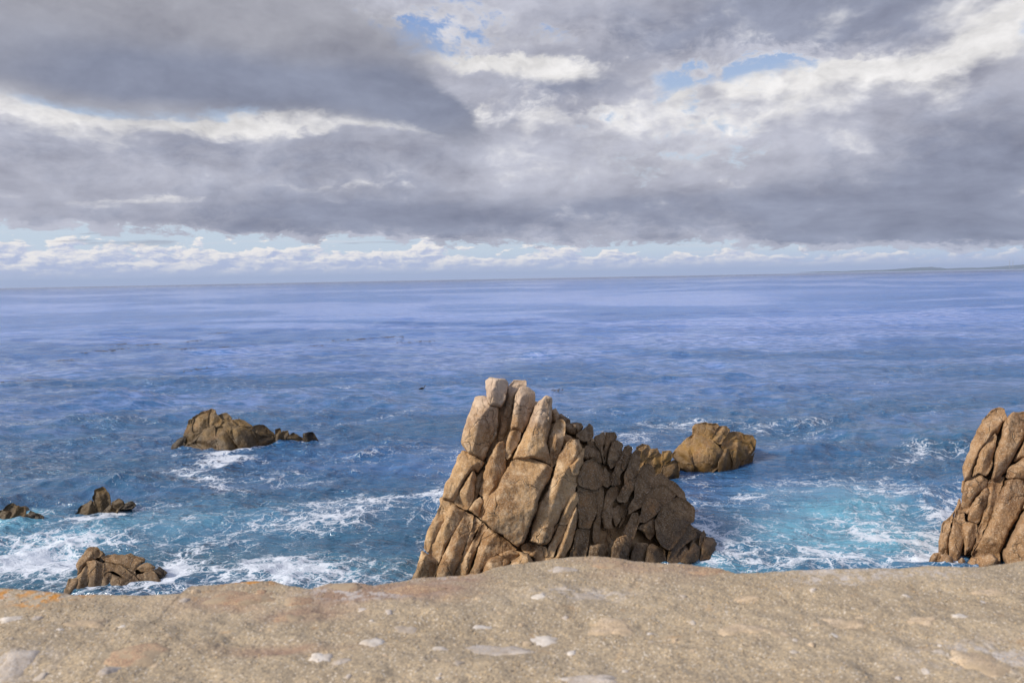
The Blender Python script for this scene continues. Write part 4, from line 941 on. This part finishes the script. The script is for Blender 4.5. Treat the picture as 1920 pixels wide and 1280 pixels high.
m_kelp, nt, b, out = new_mat('kelp'); Pp = position(nt)
c = mixc(nt, noise(nt, Pp, 2.0, 3, .6).ss(.4, .6), (.040, .030, .018), (.085, .058, .028)); nt.links.new(c.s, b.inputs['Base Color']); b.inputs['Roughness'].default_value = .4
def kelp(px, py, w, h, n, slope, label, seed, fat=1.0):
    r_ = np.random.default_rng(seed); c0 = on_level(px, py); s = np.linalg.norm(c0[:2]) / F; V, Fc = [], []
    for k in range(n):
        t = r_.normal(0, .32) if n > 3 else 0; t = np.clip(t, -.5, .5)
        q = on_level(px + t * w, py - t * w * slope + r_.normal(0, h * .3)); L = s * r_.uniform(2.4, 7.0) * fat; wd = L * r_.uniform(.25, .6); a = r_.normal(0, .35); hh = s * r_.uniform(.2, .6) * fat; i0 = len(V)
        for j in range(8):
            f = j / 7; rr = math.sin(math.pi * (0.08 + .84 * f)); x = (f - .5) * L; y = wd * .25 * math.sin(f * 5 + seed)
            for oy, oz in ((-wd * rr * .5, -.02), (0, hh * rr), (wd * rr * .5, -.02)):
                V.append((q[0] + x * math.cos(a) - (y + oy) * math.sin(a), q[1] + x * math.sin(a) + (y + oy) * math.cos(a), oz + 0.02))
            if j: Fc += [(i0 + j * 3 - 3, i0 + j * 3 - 2, i0 + j * 3 + 1, i0 + j * 3), (i0 + j * 3 - 2, i0 + j * 3 - 1, i0 + j * 3 + 2, i0 + j * 3 + 1)]
    m_ = 24; i0 = len(V)
    for j in range(m_):
        q = on_level(px + (j / (m_ - 1) - .5) * w, py - (j / (m_ - 1) - .5) * w * slope + math.sin(j * 1.3 + seed) * h * .25); V += [(q[0], q[1] - s * .7, .015), (q[0], q[1] + s * .7, .03)]
        if j: Fc.append((i0 + 2 * j - 2, i0 + 2 * j, i0 + 2 * j + 1, i0 + 2 * j - 1))
    o = mesh_obj('kelp_raft', np.array(V) - np.array([c0[0], c0[1], 0]), Fc, m_kelp); o.location = (c0[0], c0[1], 0.10)
    set_props(o, label, 'kelp', 'kelp rafts floating on the open water')
for i, q in enumerate([(182, 661, 64, 2.0, 26, .06, 'longest dark kelp raft, floating far out at left', 1.9), (222, 656, 40, 1.2, 10, .05, 'thin kelp strip trailing off the right end of the longest raft'), (285, 647, 60, 1.6, 14, .10, 'broken line of kelp bits midway between the longest raft and its right neighbours'),
     (410, 626, 44, .8, 12, .06, 'farthest thin kelp strip out on the open water at left'), (222, 647, 30, .8, 8, .06, 'short kelp strip just beyond the longest raft'), (352, 655, 30, 2, 8, .03, 'small kelp clump nearest below the far strips'), (360, 641, 40, 1.4, 10, .1, 'faint kelp line just below the farthest strip'), (430, 652, 36, 1.6, 8, .05, 'sparse kelp bits right of the small clump'),
     (120, 677, 60, 1.2, 12, .08, 'thin kelp line near the left frame edge, below the longest raft'), (400, 692, 110, 3, 20, .1, 'scattered brown kelp specks along a pale foam streak'), (60, 716, 110, 2, 16, .06, 'low brown kelp scum by the left frame edge'), (690, 636, 130, 3, 34, .06, 'wide scatter of kelp specks out near the middle of the sea'), (590, 650, 30, 1, 6, .06, 'small kelp dash left of the wide scatter'),
     (1045, 734, 20, 4, 24, 0, 'little kelp tangle floating just right of the tall stack top', 0.55), (780, 642, 70, 2, 14, .05, 'sparse kelp specks at the right end of the wide scatter')]):
    kelp(*q[:7], 900 + i, *(q[7:]))

# a dark diving bird sitting low on the water
p = on_level(791, 730); bm = bmesh.new()
prof = [(-.34, .02, .02), (-.22, .07, .06), (-.05, .11, .09), (.12, .10, .08), (.22, .05, .10), (.26, .035, .20), (.29, .032, .28), (.33, .045, .32), (.38, .035, .33), (.42, .012, .32), (.50, .004, .315)]
rg = []
for k, (x, r_, z) in enumerate(prof):
    up_ = Vector((0, 0, 1)) if k < 4 or k > 7 else Vector((-.8, 0, .5)).normalized()
    rg.append([bm.verts.new(Vector((x, 0, z)) + Vector((0, 1, 0)) * r_ * math.cos(j * .785) + up_ * r_ * math.sin(j * .785)) for j in range(8)])
for a_, b_ in zip(rg[:-1], rg[1:]):
    for j in range(8): bm.faces.new((a_[j], a_[(j + 1) % 8], b_[(j + 1) % 8], b_[j]))
bm.faces.new(rg[0]); bm.faces.new(rg[-1])
bmesh.ops.recalc_face_normals(bm, faces=bm.faces); me = bpy.data.meshes.new('seabird'); bm.to_mesh(me); bm.free()
m_bird, nt, b, out = new_mat('dark_plumage'); b.inputs['Base Color'].default_value = (.022, .020, .020, 1); me.materials.append(m_bird)
bird = bpy.data.objects.new('seabird', me); COL.objects.link(bird); bird.location = (p[0], p[1], 0.02); bird.rotation_euler.z = .5; bird.scale = (0.75, 0.75, 0.75)
set_props(bird, 'small dark bird sitting on the water left of the tall stack top', 'bird')

# ------------------------------------------------------------------ sea air
hm = bpy.data.materials.new('sea_air'); hm.use_nodes = True; nt = hm.node_tree; nt.nodes.clear()
out = nt.nodes.new('ShaderNodeOutputMaterial'); pv = nt.nodes.new('ShaderNodeVolumePrincipled')
pv.inputs['Color'].default_value = (0.55, 0.70, 1.0, 1); pv.inputs['Density'].default_value = 0.5 / 16000.0; pv.inputs['Anisotropy'].default_value = 0.0
nt.links.new(pv.outputs[0], out.inputs['Volume'])
HX_, HZ0, HZ1 = 26000.0, -190.0, 300.0
hb = mesh_obj('haze', [(x, y, z) for x in (-HX_, HX_) for y in (-3000.0, 45000.0) for z in (HZ0, HZ1)],
              [(0, 1, 3, 2), (4, 6, 7, 5), (0, 4, 5, 1), (2, 3, 7, 6), (0, 2, 6, 4), (1, 5, 7, 3)], hm, smooth=False)
set_props(hb, kind='stuff')
